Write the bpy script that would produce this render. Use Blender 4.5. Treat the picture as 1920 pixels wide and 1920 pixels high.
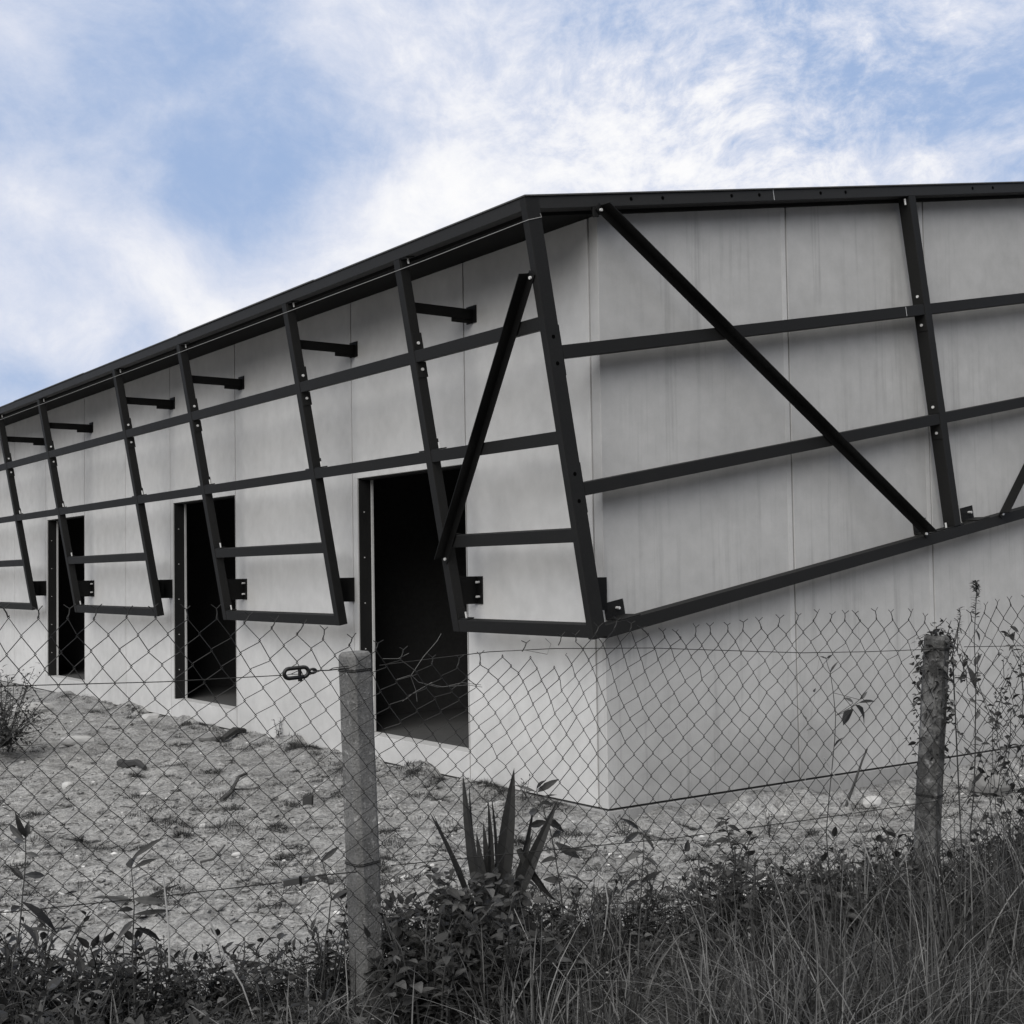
import bpy, bmesh, math, random
import numpy as np
from mathutils import Vector, Matrix

for o in list(bpy.data.objects): bpy.data.objects.remove(o)
S = bpy.context.scene
COL = S.collection
random.seed(7); RNG = np.random.default_rng(11)

# ---------------------------------------------------------------- camera
# world axes: X runs along the gable wall, Y along the eaves wall, Z up; the wall corner is the origin
CAM = np.array([-5.6965, -6.8442, 1.615])
RM = np.array([[0.8109182, 0.0125003, 0.5850261], [-0.5849288, 0.0453904, 0.8098135], [-0.0164316, -0.9988911, 0.0441197]])
FPX = 2480.0
cd = bpy.data.cameras.new("camera"); co = bpy.data.objects.new("camera", cd); COL.objects.link(co)
cd.sensor_width = 36; cd.lens = FPX / 1920 * 36; cd.clip_start = 0.05; cd.clip_end = 3000
M4 = Matrix([[RM[i][0], -RM[i][1], -RM[i][2], CAM[i]] for i in range(3)] + [[0, 0, 0, 1]])
co.matrix_world = M4
S.camera = co
RIGHT, UPV, FWD = RM[:, 0], -RM[:, 1], RM[:, 2]

def at(px, py, d):            # photo pixel -> world point at depth d metres
    return CAM + RM @ np.array([(px - 960) / FPX, (py - 960) / FPX, 1.0]) * d
def at_z(px, py, z):          # photo pixel -> world point on the level z
    r = RM @ np.array([(px - 960) / FPX, (py - 960) / FPX, 1.0])
    return CAM + r * ((z - CAM[2]) / r[2])
def pdir(px, py):
    r = RM @ np.array([(px - 960) / FPX, (py - 960) / FPX, 1.0]); return r / np.linalg.norm(r)

# ---------------------------------------------------------------- light
SUN_EL, SUN_AZ = math.radians(33), math.atan2(-0.62, -1.0)      # direction towards the sun, in X/Y
SUN_STR, SUN_ANG = 2.95, 52.0
SKY_STR = 0.085
S.view_settings.view_transform = 'Standard'; S.view_settings.look = 'None'
S.view_settings.exposure = 0.0; S.view_settings.gamma = 1.0
sd = bpy.data.lights.new("sun", 'SUN'); so = bpy.data.objects.new("sun", sd); COL.objects.link(so)
sd.energy = SUN_STR; sd.angle = math.radians(SUN_ANG); sd.color = (1.0, 0.985, 0.95)
sdir = Vector((math.cos(SUN_AZ) * math.cos(SUN_EL), math.sin(SUN_AZ) * math.cos(SUN_EL), math.sin(SUN_EL)))
so.rotation_euler = sdir.to_track_quat('Z', 'Y').to_euler(); so.location = (-20, -20, 30)

W = bpy.data.worlds.new("World"); S.world = W; W.use_nodes = True
nt = W.node_tree; nt.nodes.clear()
class NB:
    def __init__(s, t): s.t = t
    def n(s, typ, **kw):
        nd = s.t.nodes.new(typ)
        for k, v in kw.items():
            if k == 'inp':
                for kk, vv in v.items():
                    if hasattr(vv, 'is_output') or isinstance(vv, bpy.types.NodeSocket): s.t.links.new(vv, nd.inputs[kk])
                    else: nd.inputs[kk].default_value = vv
            else: setattr(nd, k, v)
        return nd
    def m(s, op, a, b=None, c=None, clamp=False):
        i = {0: a}
        if b is not None: i[1] = b
        if c is not None: i[2] = c
        nd = s.n('ShaderNodeMath', operation=op, inp=i); nd.use_clamp = clamp
        return nd.outputs[0]
    def vm(s, op, a, b):
        nd = s.n('ShaderNodeVectorMath', operation=op, inp={0: a, 1: b})
        return nd.outputs['Value'] if op in ('DOT_PRODUCT', 'LENGTH') else nd.outputs[0]
    def ramp(s, f, stops):
        nd = s.n('ShaderNodeValToRGB', inp={'Fac': f}); e = nd.color_ramp.elements
        while len(e) < len(stops): e.new(0.5)
        for el, (p, c) in zip(e, stops):
            el.position = p; el.color = (c, c, c, 1) if not isinstance(c, tuple) else (*c, 1)
        return nd.outputs[0]
    def mix(s, f, a, b, mode='MIX'):
        nd = s.n('ShaderNodeMix', data_type='RGBA', blend_type=mode)
        for k, v in ((0, f), (6, a), (7, b)):
            if isinstance(v, bpy.types.NodeSocket): s.t.links.new(v, nd.inputs[k])
            else: nd.inputs[k].default_value = (*v, 1) if isinstance(v, tuple) and len(v) == 3 else v
        return nd.outputs[2]
    def noise(s, vec, scale, detail=4, rough=0.5, dist=0.0):
        return s.n('ShaderNodeTexNoise', inp={'Vector': vec, 'Scale': scale, 'Detail': detail, 'Roughness': rough, 'Distortion': dist}).outputs[0]

b = NB(nt)
sky = b.n('ShaderNodeTexSky', sky_type='NISHITA'); sky.sun_disc = False
sky.sun_elevation = SUN_EL; sky.sun_rotation = math.pi / 2 - SUN_AZ
sky.air_density = 1.0; sky.dust_density = 1.2; sky.ozone_density = 1.5
D = b.n('ShaderNodeTexCoord').outputs['Generated']
dw = b.n('ShaderNodeVectorMath', operation='ADD', inp={0: D, 1: (0, 0, 0)}).outputs[0]
wn = b.n('ShaderNodeTexNoise', inp={'Vector': D, 'Scale': 5.0, 'Detail': 3.0}).outputs['Color']
wv = b.vm('SUBTRACT', wn, (0.5, 0.5, 0.5)); wv = b.n('ShaderNodeVectorMath', operation='SCALE', inp={0: wv, 'Scale': 0.10}).outputs[0]
DW = b.vm('ADD', D, wv)
def blob(px, py, rx, ry, ang, vec):
    c = pdir(px, py); a = math.radians(ang)
    rt = RIGHT - c * (RIGHT @ c); rt /= np.linalg.norm(rt); up = np.cross(rt, c); up = up if up @ UPV > 0 else -up
    u = (rt * math.cos(a) + up * math.sin(a)) / (rx / FPX); v = (-rt * math.sin(a) + up * math.cos(a)) / (ry / FPX)
    du = b.m('SUBTRACT', b.vm('DOT_PRODUCT', vec, tuple(u)), float(u @ c)); dv = b.m('SUBTRACT', b.vm('DOT_PRODUCT', vec, tuple(v)), float(v @ c))
    r2 = b.m('ADD', b.m('MULTIPLY', du, du), b.m('MULTIPLY', dv, dv))
    g = b.m('POWER', 2.718, b.m('MULTIPLY', r2, -1.0))
    front = b.m('GREATER_THAN', b.vm('DOT_PRODUCT', vec, tuple(c)), 0.3)
    return b.m('MULTIPLY', g, front)
BL = [(880, 330, 280, 140, 25, 0.50), (620, 500, 430, 90, 24, 0.32), (820, 80, 130, 190, 80, 0.20), (20, 90, 110, 220, 0, 0.34),
      (140, 470, 260, 70, -24, 0.30), (60, 620, 170, 80, 0, 0.30), (1300, 170, 330, 150, 10, 0.14), (1740, 75, 120, 90, 0, 0.42), (1560, 110, 60, 40, 0, 0.22), (1420, 250, 110, 35, 8, 0.22), (1600, 330, 170, 40, 0, 0.22), (1860, 320, 110, 40, 0, 0.22), (130, 60, 120, 60, 30, 0.14), (260, 250, 150, 35, 30, 0.12), (480, 120, 170, 40, 40, 0.12),
      (1650, 300, 330, 60, 0, 0.20), (1240, 290, 200, 80, 10, 0.18),
      (330, 170, 330, 150, -28, -0.18), (130, 290, 230, 110, -20, -0.20), (330, 390, 200, 70, 25, -0.18), (520, 330, 130, 90, 40, -0.12), (240, 660, 60, 60, 0, -0.35),
      (1600, 230, 360, 70, 8, -0.17), (1830, 190, 150, 90, 0, -0.15), (1400, 60, 330, 80, 0, -0.20), (980, 160, 70, 70, 0, -0.12), (30, 720, 80, 50, 0, -0.25)]
tot = None
for (x, y, rx, ry, an, w_) in BL:
    g = b.m('MULTIPLY', blob(x, y, rx, ry, an, DW), w_)
    tot = g if tot is None else b.m('ADD', tot, g)
n1 = b.noise(DW, 6.5, 9, 0.60, 0.0)
mp = b.n('ShaderNodeMapping', inp={'Vector': DW, 'Rotation': (0.0, 0.0, 0.6), 'Scale': (1.0, 1.0, 1.5)}).outputs[0]
n2 = b.noise(mp, 24.0, 6, 0.68, 0.0)
mack = blob(1450, 170, 520, 300, 0, D)
n2a = b.m('MULTIPLY', b.m('SUBTRACT', n2, 0.5), b.m('ADD', b.m('MULTIPLY', mack, 2.0), 0.5))
dens = b.m('ADD', b.m('ADD', b.m('MULTIPLY', b.m('SUBTRACT', n1, 0.5), 1.35), n2a), tot)
dens = b.m('ADD', dens, 0.53)
cf = b.n('ShaderNodeMapRange', interpolation_type='SMOOTHSTEP', inp={'Value': dens, 'From Min': 0.10, 'From Max': 1.02}).outputs[0]
core = b.n('ShaderNodeMapRange', interpolation_type='SMOOTHSTEP', inp={'Value': dens, 'From Min': 0.70, 'From Max': 1.3}).outputs[0]
k = 1.0 / SKY_STR
cloudc = b.mix(core, (0.77 * k, 0.80 * k, 0.90 * k), (0.98 * k, 0.98 * k, 0.99 * k))
bluec = b.mix(0.88, sky.outputs[0], (0.37 * k, 0.50 * k, 0.76 * k))
skyc = b.mix(cf, bluec, cloudc)
# unseen overhead sky brightened, added to lift the ground and deepen eaves shade
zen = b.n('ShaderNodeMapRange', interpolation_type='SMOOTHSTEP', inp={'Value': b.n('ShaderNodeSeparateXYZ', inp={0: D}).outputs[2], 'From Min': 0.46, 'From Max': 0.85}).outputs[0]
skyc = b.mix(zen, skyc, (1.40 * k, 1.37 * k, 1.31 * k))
# low sky behind the camera dimmed, an unseen bank added to deepen eaves shade
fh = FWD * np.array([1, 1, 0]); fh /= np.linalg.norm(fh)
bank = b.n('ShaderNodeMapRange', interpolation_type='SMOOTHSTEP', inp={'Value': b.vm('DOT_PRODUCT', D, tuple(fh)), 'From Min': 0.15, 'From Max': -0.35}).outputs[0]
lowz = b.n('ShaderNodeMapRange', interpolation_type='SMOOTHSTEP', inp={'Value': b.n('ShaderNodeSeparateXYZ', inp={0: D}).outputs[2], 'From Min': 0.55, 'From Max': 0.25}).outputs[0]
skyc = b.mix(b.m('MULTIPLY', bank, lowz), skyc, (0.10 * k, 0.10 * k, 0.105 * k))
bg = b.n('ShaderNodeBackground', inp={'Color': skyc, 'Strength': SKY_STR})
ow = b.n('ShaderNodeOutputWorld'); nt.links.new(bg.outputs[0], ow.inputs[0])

# ---------------------------------------------------------------- materials
TINT = (1.0, 0.990, 0.975)      # greys of concrete, paint and soil warmed to offset bluish skylight
def g3(v, t=TINT): return (v * t[0], v * t[1], v * t[2])
def mat(name, rough=0.8, spec=0.3):
    m = bpy.data.materials.new(name); m.use_nodes = True
    B = NB(m.node_tree); p = m.node_tree.nodes['Principled BSDF']
    p.inputs['Roughness'].default_value = rough; p.inputs['Specular IOR Level'].default_value = spec
    return m, B, p
def tintcol(B, fac_socket):
    return B.mix(1.0, fac_socket, (*TINT, 1), 'MULTIPLY')

def mat_concrete(name, base, streak=0.12, seed=0.0):
    m, B, p = mat(name, 0.85, 0.25)
    P = B.n('ShaderNodeNewGeometry').outputs['Position']
    P = B.vm('ADD', P, (seed, seed * 1.7, 0))
    big = B.noise(P, 0.9, 4, 0.55)
    med = B.noise(P, 7.0, 5, 0.6)
    fine = B.noise(P, 160.0, 3, 0.6)
    st = B.n('ShaderNodeMapping', inp={'Vector': P, 'Scale': (9.0, 9.0, 0.35)}).outputs[0]
    s1 = B.noise(st, 1.6, 6, 0.65)
    s1 = B.m('MULTIPLY', B.ramp(s1, [(0.52, 0.0), (0.72, 1.0)]), B.ramp(B.noise(P, 0.9, 2, 0.5), [(0.42, 0.15), (0.62, 1.0)]))
    s2 = B.noise(B.n('ShaderNodeMapping', inp={'Vector': P, 'Scale': (40., 40., 1.1)}).outputs[0], 1.5, 4, 0.6)
    s2 = B.ramp(s2, [(0.58, 0.0), (0.75, 1.0)])
    patch = B.ramp(B.noise(P, 0.7, 3, 0.5), [(0.45, 0.0), (0.7, 1.0)])
    zz = B.n('ShaderNodeSeparateXYZ', inp={0: B.n('ShaderNodeNewGeometry').outputs['Position']}).outputs[2]
    dirt = B.m('MULTIPLY', B.n('ShaderNodeMapRange', inp={'Value': B.m('ADD', zz, B.m('MULTIPLY', B.m('SUBTRACT', B.noise(P, 2.2, 5, 0.6), 0.5), 1.1)), 'From Min': 0.95, 'From Max': 0.05}).outputs[0], B.ramp(B.noise(P, 1.1, 3, 0.5), [(0.38, 0.0), (0.6, 1.0)]))
    pits = B.n('ShaderNodeTexVoronoi', feature='F1', inp={'Vector': P, 'Scale': 22.0}).outputs['Distance']
    pits = B.ramp(pits, [(0.035, 1.0), (0.06, 0.0)])
    v = B.m('ADD', 1.0, B.m('MULTIPLY', B.m('SUBTRACT', big, 0.5), 0.34))
    v = B.m('ADD', v, B.m('MULTIPLY', B.m('SUBTRACT', med, 0.5), 0.32))
    v = B.m('ADD', v, B.m('MULTIPLY', B.m('SUBTRACT', fine, 0.5), 0.30))
    v = B.m('SUBTRACT', v, B.m('MULTIPLY', s1, streak))
    v = B.m('SUBTRACT', v, B.m('MULTIPLY', B.m('MULTIPLY', s2, patch), streak * 0.45))
    v = B.m('SUBTRACT', v, B.m('MULTIPLY', B.m('MULTIPLY', pits, patch), 0.10))
    v = B.m('SUBTRACT', v, B.m('MULTIPLY', dirt, 0.10 + 0.8 * streak))
    v = B.m('MULTIPLY', v, B.m('ADD', 0.95 * base, B.m('MULTIPLY', B.n('ShaderNodeObjectInfo').outputs['Random'], 0.10 * base)))
    c = B.n('ShaderNodeCombineColor', inp={0: v, 1: v, 2: v}).outputs[0]
    m.node_tree.links.new(tintcol(B, c), p.inputs['Base Color'])
    bp = B.n('ShaderNodeBump', inp={'Strength': 0.12, 'Distance': 0.004, 'Height': B.m('ADD', fine, B.m('MULTIPLY', med, 2.0))})
    m.node_tree.links.new(bp.outputs[0], p.inputs['Normal'])
    return m
def mat_steel(name, base, rough=0.5):
    m, B, p = mat(name, rough, 0.2)
    P = B.n('ShaderNodeNewGeometry').outputs['Position']
    a = B.noise(P, 5.0, 5, 0.65); f = B.noise(P, 90.0, 3, 0.6)
    sc = B.ramp(B.noise(P, 26.0, 4, 0.6, 1.5), [(0.66, 0.0), (0.72, 1.0)])
    v = B.m('ADD', 0.75, B.m('MULTIPLY', a, 0.5)); v = B.m('ADD', v, B.m('MULTIPLY', B.m('SUBTRACT', f, 0.5), 0.8))
    v = B.m('ADD', v, B.m('MULTIPLY', sc, 0.45)); v = B.m('MULTIPLY', v, base)
    c = B.n('ShaderNodeCombineColor', inp={0: v, 1: v, 2: v}).outputs[0]
    m.node_tree.links.new(tintcol(B, c), p.inputs['Base Color'])
    m.node_tree.links.new(B.m('ADD', rough - 0.12, B.m('MULTIPLY', a, 0.25)), p.inputs['Roughness'])
    bp = B.n('ShaderNodeBump', inp={'Strength': 0.15, 'Distance': 0.002, 'Height': f})
    m.node_tree.links.new(bp.outputs[0], p.inputs['Normal'])
    return m
def mat_plain(name, v, rough=0.6, spec=0.3, metal=0.0):
    m, B, p = mat(name, rough, spec)
    P = B.n('ShaderNodeNewGeometry').outputs['Position']
    a = B.noise(P, 30.0, 3, 0.6)
    x = B.m('MULTIPLY', B.m('ADD', 0.7, B.m('MULTIPLY', a, 0.6)), v)
    c = B.n('ShaderNodeCombineColor', inp={0: x, 1: x, 2: x}).outputs[0]
    m.node_tree.links.new(tintcol(B, c), p.inputs['Base Color']); p.inputs['Metallic'].default_value = metal
    return m
def mat_leaf(name, lo, hi, rough=0.55, spec=0.3, trans=0.25):
    m, B, p = mat(name, rough, spec)
    g = B.n('ShaderNodeNewGeometry'); r = g.outputs['Random Per Island']
    P = g.outputs['Position']
    v = B.n('ShaderNodeMapRange', inp={'Value': B.m('POWER', r, 2.2), 'To Min': lo, 'To Max': hi}).outputs[0]
    v = B.m('MULTIPLY', v, B.m('ADD', 0.65, B.m('MULTIPLY', B.noise(P, 40.0, 3, 0.6), 0.7)))
    c = B.n('ShaderNodeCombineColor', inp={0: v, 1: v, 2: v}).outputs[0]
    c = tintcol(B, c)
    m.node_tree.links.new(c, p.inputs['Base Color'])
    tr = B.n('ShaderNodeBsdfTranslucent', inp={'Color': c})
    mx = B.n('ShaderNodeMixShader', inp={0: trans, 1: p.outputs[0], 2: tr.outputs[0]})
    out = [n for n in m.node_tree.nodes if n.type == 'OUTPUT_MATERIAL'][0]
    m.node_tree.links.new(mx.outputs[0], out.inputs[0])
    return m
def mat_ground():
    m, B, p = mat("sandy_soil", 0.95, 0.15)
    P = B.n('ShaderNodeNewGeometry').outputs['Position']
    a = B.noise(P, 0.8, 5, 0.6); c1 = B.noise(P, 4.5, 6, 0.65, 0.6); f = B.noise(P, 45.0, 5, 0.7); gr = B.noise(P, 220.0, 2, 0.6)
    v = B.m('ADD', 0.62, B.m('MULTIPLY', a, 0.5))
    v = B.m('ADD', v, B.m('MULTIPLY', B.m('SUBTRACT', c1, 0.5), 1.7))
    v = B.m('ADD', v, B.m('MULTIPLY', B.m('SUBTRACT', f, 0.5), 2.2))
    v = B.m('ADD', v, B.m('MULTIPLY', B.m('SUBTRACT', gr, 0.5), 0.5))
    vo = B.n('ShaderNodeTexVoronoi', inp={'Vector': P, 'Scale': 42.0}); peb = B.ramp(vo.outputs['Distance'], [(0.10, 1.0), (0.22, 0.0)])
    pv = B.ramp(B.noise(P, 17.0, 2, 0.5), [(0.56, 0.0), (0.66, 1.0)])
    v = B.m('ADD', v, B.m('MULTIPLY', B.m('MULTIPLY', peb, pv), 0.6))
    litter = B.m('MAXIMUM', B.ramp(B.noise(P, 9.0, 7, 0.8, 1.2), [(0.53, 0.0), (0.66, 1.0)]), B.ramp(B.noise(P, 2.4, 7, 0.75, 0.8), [(0.56, 0.0), (0.70, 0.8)]))  # dark patches: litter, and painted shade standing in for clod shadows
    v = B.m('MULTIPLY', v, B.m('SUBTRACT', 1.0, B.m('MULTIPLY', litter, 0.62)))
    v = B.m('MULTIPLY', v, 0.375, None, False)
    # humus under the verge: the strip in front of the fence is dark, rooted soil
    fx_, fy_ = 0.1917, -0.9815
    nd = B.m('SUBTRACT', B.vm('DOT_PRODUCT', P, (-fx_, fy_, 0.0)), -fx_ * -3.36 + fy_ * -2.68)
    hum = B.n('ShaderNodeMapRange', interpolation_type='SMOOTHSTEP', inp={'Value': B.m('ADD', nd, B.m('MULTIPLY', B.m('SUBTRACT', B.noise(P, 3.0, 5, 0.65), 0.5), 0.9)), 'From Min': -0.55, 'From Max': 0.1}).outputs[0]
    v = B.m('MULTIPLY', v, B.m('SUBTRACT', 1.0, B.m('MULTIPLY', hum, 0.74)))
    v = B.m('MAXIMUM', v, 0.02)
    c = B.n('ShaderNodeCombineColor', inp={0: v, 1: v, 2: v}).outputs[0]
    m.node_tree.links.new(tintcol(B, c), p.inputs['Base Color'])
    h = B.m('ADD', B.m('MULTIPLY', c1, 1.2), B.m('ADD', f, B.m('MULTIPLY', B.m('MULTIPLY', peb, pv), 0.8)))
    bp = B.n('ShaderNodeBump', inp={'Strength': 1.0, 'Distance': 0.03, 'Height': h})
    m.node_tree.links.new(bp.outputs[0], p.inputs['Normal'])
    return m
def mat_post(name="weathered_post_concrete", base=0.15, moss=0.0):
    m, B, p = mat(name, 0.92, 0.2)
    P = B.n('ShaderNodeNewGeometry').outputs['Position']
    a = B.noise(P, 5.0, 6, 0.65); f = B.noise(P, 120.0, 4, 0.7)
    vo = B.n('ShaderNodeTexVoronoi', inp={'Vector': P, 'Scale': 75.0}); ag = B.ramp(vo.outputs['Distance'], [(0.15, 1.0), (0.3, 0.0)])
    agp = B.ramp(B.noise(P, 33.0, 2, 0.5), [(0.5, 0.0), (0.62, 1.0)])
    lich = B.ramp(B.noise(P, 22.0, 4, 0.6), [(0.62, 0.0), (0.68, 1.0)])
    v = B.m('ADD', 0.2, B.m('MULTIPLY', a, 1.6)); v = B.m('ADD', v, B.m('MULTIPLY', B.m('SUBTRACT', f, 0.5), 1.5))
    v = B.m('ADD', v, B.m('MULTIPLY', B.m('MULTIPLY', ag, agp), 0.7)); v = B.m('ADD', v, B.m('MULTIPLY', lich, 0.8)); v = B.m('MULTIPLY', v, B.m('ADD', 0.55, B.m('MULTIPLY', B.noise(P, 55.0, 4, 0.7), 0.9)))
    ms = B.m('MULTIPLY', B.ramp(B.noise(P, 11.0, 5, 0.65), [(0.42, 1.0), (0.56, 0.0)]), moss)
    v = B.m('MULTIPLY', v, B.m('SUBTRACT', base, B.m('MULTIPLY', ms, base)))
    c = B.n('ShaderNodeCombineColor', inp={0: v, 1: v, 2: v}).outputs[0]
    m.node_tree.links.new(tintcol(B, c), p.inputs['Base Color'])
    bp = B.n('ShaderNodeBump', inp={'Strength': 0.6, 'Distance': 0.006, 'Height': B.m('ADD', f, B.m('MULTIPLY', ag, 0.6))})
    m.node_tree.links.new(bp.outputs[0], p.inputs['Normal'])
    return m

MC_L = mat_concrete("wall_concrete_smooth", 0.49, 0.03)
MC_R = mat_concrete("wall_concrete_streaked", 0.415, 0.28, 3.0)
MC_J = mat_concrete("joint_mortar", 0.47, 0.2, 7.0)
MC_P = mat_concrete("plinth_concrete", 0.33, 0.15, 5.0)
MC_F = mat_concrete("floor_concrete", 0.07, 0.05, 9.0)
MS = mat_steel("black_painted_steel", 0.0105, 0.65)
MSF = mat_steel("paler_fascia_steel", 0.020, 0.6)  # slightly paler than the steel of posts and rails
MSD = mat_steel("black_angle_steel", 0.004, 0.6)
MROOF = mat_steel("roof_sheet_metal", 0.07, 0.5)
MDECK = mat_plain("roof_deck_dark", 0.012, 0.9, 0.1)
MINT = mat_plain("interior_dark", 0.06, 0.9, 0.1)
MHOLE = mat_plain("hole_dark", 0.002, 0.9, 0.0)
MBOLT = mat_plain("zinc_bolt", 0.75, 0.35, 0.5, 0.3)
MLINER = mat_steel("door_liner_steel", 0.014, 0.6)
MWIRE = mat_plain("rusty_wire", 0.012, 0.6, 0.3, 0.0)
MSTR = mat_plain("pale_string", 0.30, 0.8)
MPOST = mat_post(); MPOST2 = mat_post("mossy_post_concrete", 0.125, 0.6)
MTEN = mat_plain("black_iron", 0.005, 0.45, 0.4)
MGR = mat_ground()
MLEAF = mat_leaf("leaf_dark", 0.012, 0.115)
MLEAF2 = mat_leaf("leaf_mid", 0.045, 0.13)
MYUC = mat_leaf("sword_leaf", 0.022, 0.06, 0.5, 0.3, 0.1)
MGRASS = mat_leaf("grass_blade", 0.022, 0.20, 0.6, 0.2)
MDRY = mat_leaf("dry_stalk", 0.10, 0.24, 0.7, 0.2)
MSTEM = mat_plain("plant_stem", 0.045, 0.7)
MDRYST = mat_plain("dry_stem_pale", 0.32, 0.8)
MSTONE = mat_concrete("pale_stone", 0.43, 0.1, 12.0)
MSTONE_D = mat_concrete("grey_stone", 0.20, 0.1, 15.0)
MWOOD = mat_plain("dark_wood", 0.035, 0.9)
MSTICK = mat_plain("dry_stick", 0.06, 0.9)

# ---------------------------------------------------------------- mesh helpers
class MB:
    def __init__(s): s.v = []; s.f = []; s.marks = []
    def add(s, vs, fs):
        s.marks.append((len(s.v), len(s.f))); o = len(s.v); s.v.extend([tuple(map(float, p)) for p in vs]); s.f.extend([tuple(i + o for i in f) for f in fs])
    def box(s, o, ax, ay, az, a, bb, c):      # ranges along three axes from origin o
        o, ax, ay, az = (np.asarray(t, float) for t in (o, ax, ay, az))
        P = [o + ax * x + ay * y + az * z for z in c for y in bb for x in a]
        if np.dot(np.cross(ax, ay), az) < 0: fs = [(0, 1, 3, 2), (4, 6, 7, 5), (0, 4, 5, 1), (2, 3, 7, 6), (0, 2, 6, 4), (1, 5, 7, 3)]
        else: fs = [(0, 2, 3, 1), (4, 5, 7, 6), (0, 1, 5, 4), (2, 6, 7, 3), (0, 4, 6, 2), (1, 3, 7, 5)]
        s.add(P, fs)
    def wbox(s, x, y, z): s.box((0, 0, 0), (1, 0, 0), (0, 1, 0), (0, 0, 1), x, y, z)
    def tube(s, pts, r, n=5, cap=True):
        pts = [np.asarray(p, float) for p in pts]; rs = r if hasattr(r, '__len__') else [r] * len(pts)
        t0 = pts[1] - pts[0]; ref = np.array([0, 0, 1.0]) if abs(t0[2]) < 0.9 * np.linalg.norm(t0) else np.array([1.0, 0, 0])
        V = []; m = len(pts)
        for i, p in enumerate(pts):
            t = pts[min(i + 1, m - 1)] - pts[max(i - 1, 0)]; t = t / (np.linalg.norm(t) + 1e-12)
            u = ref - t * (ref @ t); u /= (np.linalg.norm(u) + 1e-12); w = np.cross(t, u); ref = u
            for k in range(n):
                an = 2 * math.pi * k / n; V.append(p + (u * math.cos(an) + w * math.sin(an)) * rs[i])
        F = [(i * n + k, i * n + (k + 1) % n, (i + 1) * n + (k + 1) % n, (i + 1) * n + k) for i in range(m - 1) for k in range(n)]
        if cap: F.append(tuple(range(n - 1, -1, -1))); F.append(tuple((m - 1) * n + k for k in range(n)))
        s.add(V, F)
    def disc(s, c, nrm, r, n=10, h=0.003):
        nrm = np.asarray(nrm, float); nrm /= np.linalg.norm(nrm); s.tube([np.asarray(c), np.asarray(c) + nrm * h], r, n)
    def leaf(s, base, d, up, L, Wd, droop=0.3, fold=0.25, curl=0.0, shape=0):
        d = np.asarray(d, float); d = d / np.linalg.norm(d); up = np.asarray(up, float)
        sd = np.cross(d, up); sd /= (np.linalg.norm(sd) + 1e-9); up = np.cross(sd, d)
        prof = ((0, .06), (.18, .62), (.42, 1.0), (.7, .72), (1.0, .02)) if shape == 0 else ((0, .1), (.2, .95), (.45, 1.0), (.75, .6), (1.0, .02))
        V = []
        for t, w in prof:
            c = base + d * (L * t * (1 - 0.25 * droop * t)) - up * (droop * L * t * t * 0.7)
            c = c + sd * curl * L * t * t
            hw = Wd * 0.5 * w
            V += [c - sd * hw + up * hw * fold, c, c + sd * hw + up * hw * fold]
        F = []
        for i in range(len(prof) - 1):
            o = 3 * i; F += [(o, o + 1, o + 4, o + 3), (o + 1, o + 2, o + 5, o + 4)]
        s.add(V, F)
    def build_each(s, name, m, parent=None, bevel=0.0):
        seg = s.marks + [(len(s.v), len(s.f))]; R_ = []
        for (a, fa), (b_, fb) in zip(seg[:-1], seg[1:]):
            q_ = MB(); q_.v = s.v[a:b_]; q_.f = [tuple(i - a for i in f) for f in s.f[fa:fb]]; R_.append(q_.build(name, m, parent, bevel))
        return R_
    def build(s, name, m, parent=None, bevel=0.0, smooth=False):
        me = bpy.data.meshes.new(name); me.from_pydata(s.v, [], s.f); me.materials.append(m); me.update()
        if smooth:
            me.polygons.foreach_set('use_smooth', [True] * len(me.polygons))
        o = bpy.data.objects.new(name, me); COL.objects.link(o)
        if parent is not None: o.parent = parent
        if bevel:
            md = o.modifiers.new("bevel", 'BEVEL'); md.width = bevel; md.segments = 2; md.limit_method = 'ANGLE'
        return o
def tag(o, label=None, cat=None, group=None, kind=None):
    for k_, v_ in (('label', label), ('category', cat), ('group', group), ('kind', kind)):
        if v_: o[k_] = v_
    return o
def thing(name, label, cat, loc=(0, 0, 0), group=None):
    o = bpy.data.objects.new(name, None); COL.objects.link(o); o.location = loc; o.empty_display_size = 0.1
    return tag(o, label, cat, group)

_lat = RNG.random((256, 256))
def vnoise(x, y):
    xi = np.floor(x).astype(int); yi = np.floor(y).astype(int); fx = x - xi; fy = y - yi
    fx = fx * fx * (3 - 2 * fx); fy = fy * fy * (3 - 2 * fy)
    g = lambda a, b_: _lat[a % 256, b_ % 256]
    return (g(xi, yi) * (1 - fx) + g(xi + 1, yi) * fx) * (1 - fy) + (g(xi, yi + 1) * (1 - fx) + g(xi + 1, yi + 1) * fx) * fy - 0.5
def fbm(x, y, o=4, g=0.5):
    r = 0; a = 1.0
    for i in range(o): r = r + a * vnoise(x * 2 ** i + 17.3 * i, y * 2 ** i + 5.1 * i); a *= g
    return r

# fence geometry: the line through the two posts
FP1 = np.array([-3.36, -2.68]); FP2 = np.array([-0.80, -3.18])
FD = (FP2 - FP1) / np.linalg.norm(FP2 - FP1); FN = np.array([FD[1], -FD[0]])   # FN points towards the camera
if FN @ (CAM[:2] - FP1) < 0: FN = -FN
FLEN = float(np.linalg.norm(FP2 - FP1))
def fence_xy(s, n=0.0): return FP1 + FD * s + FN * n

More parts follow.
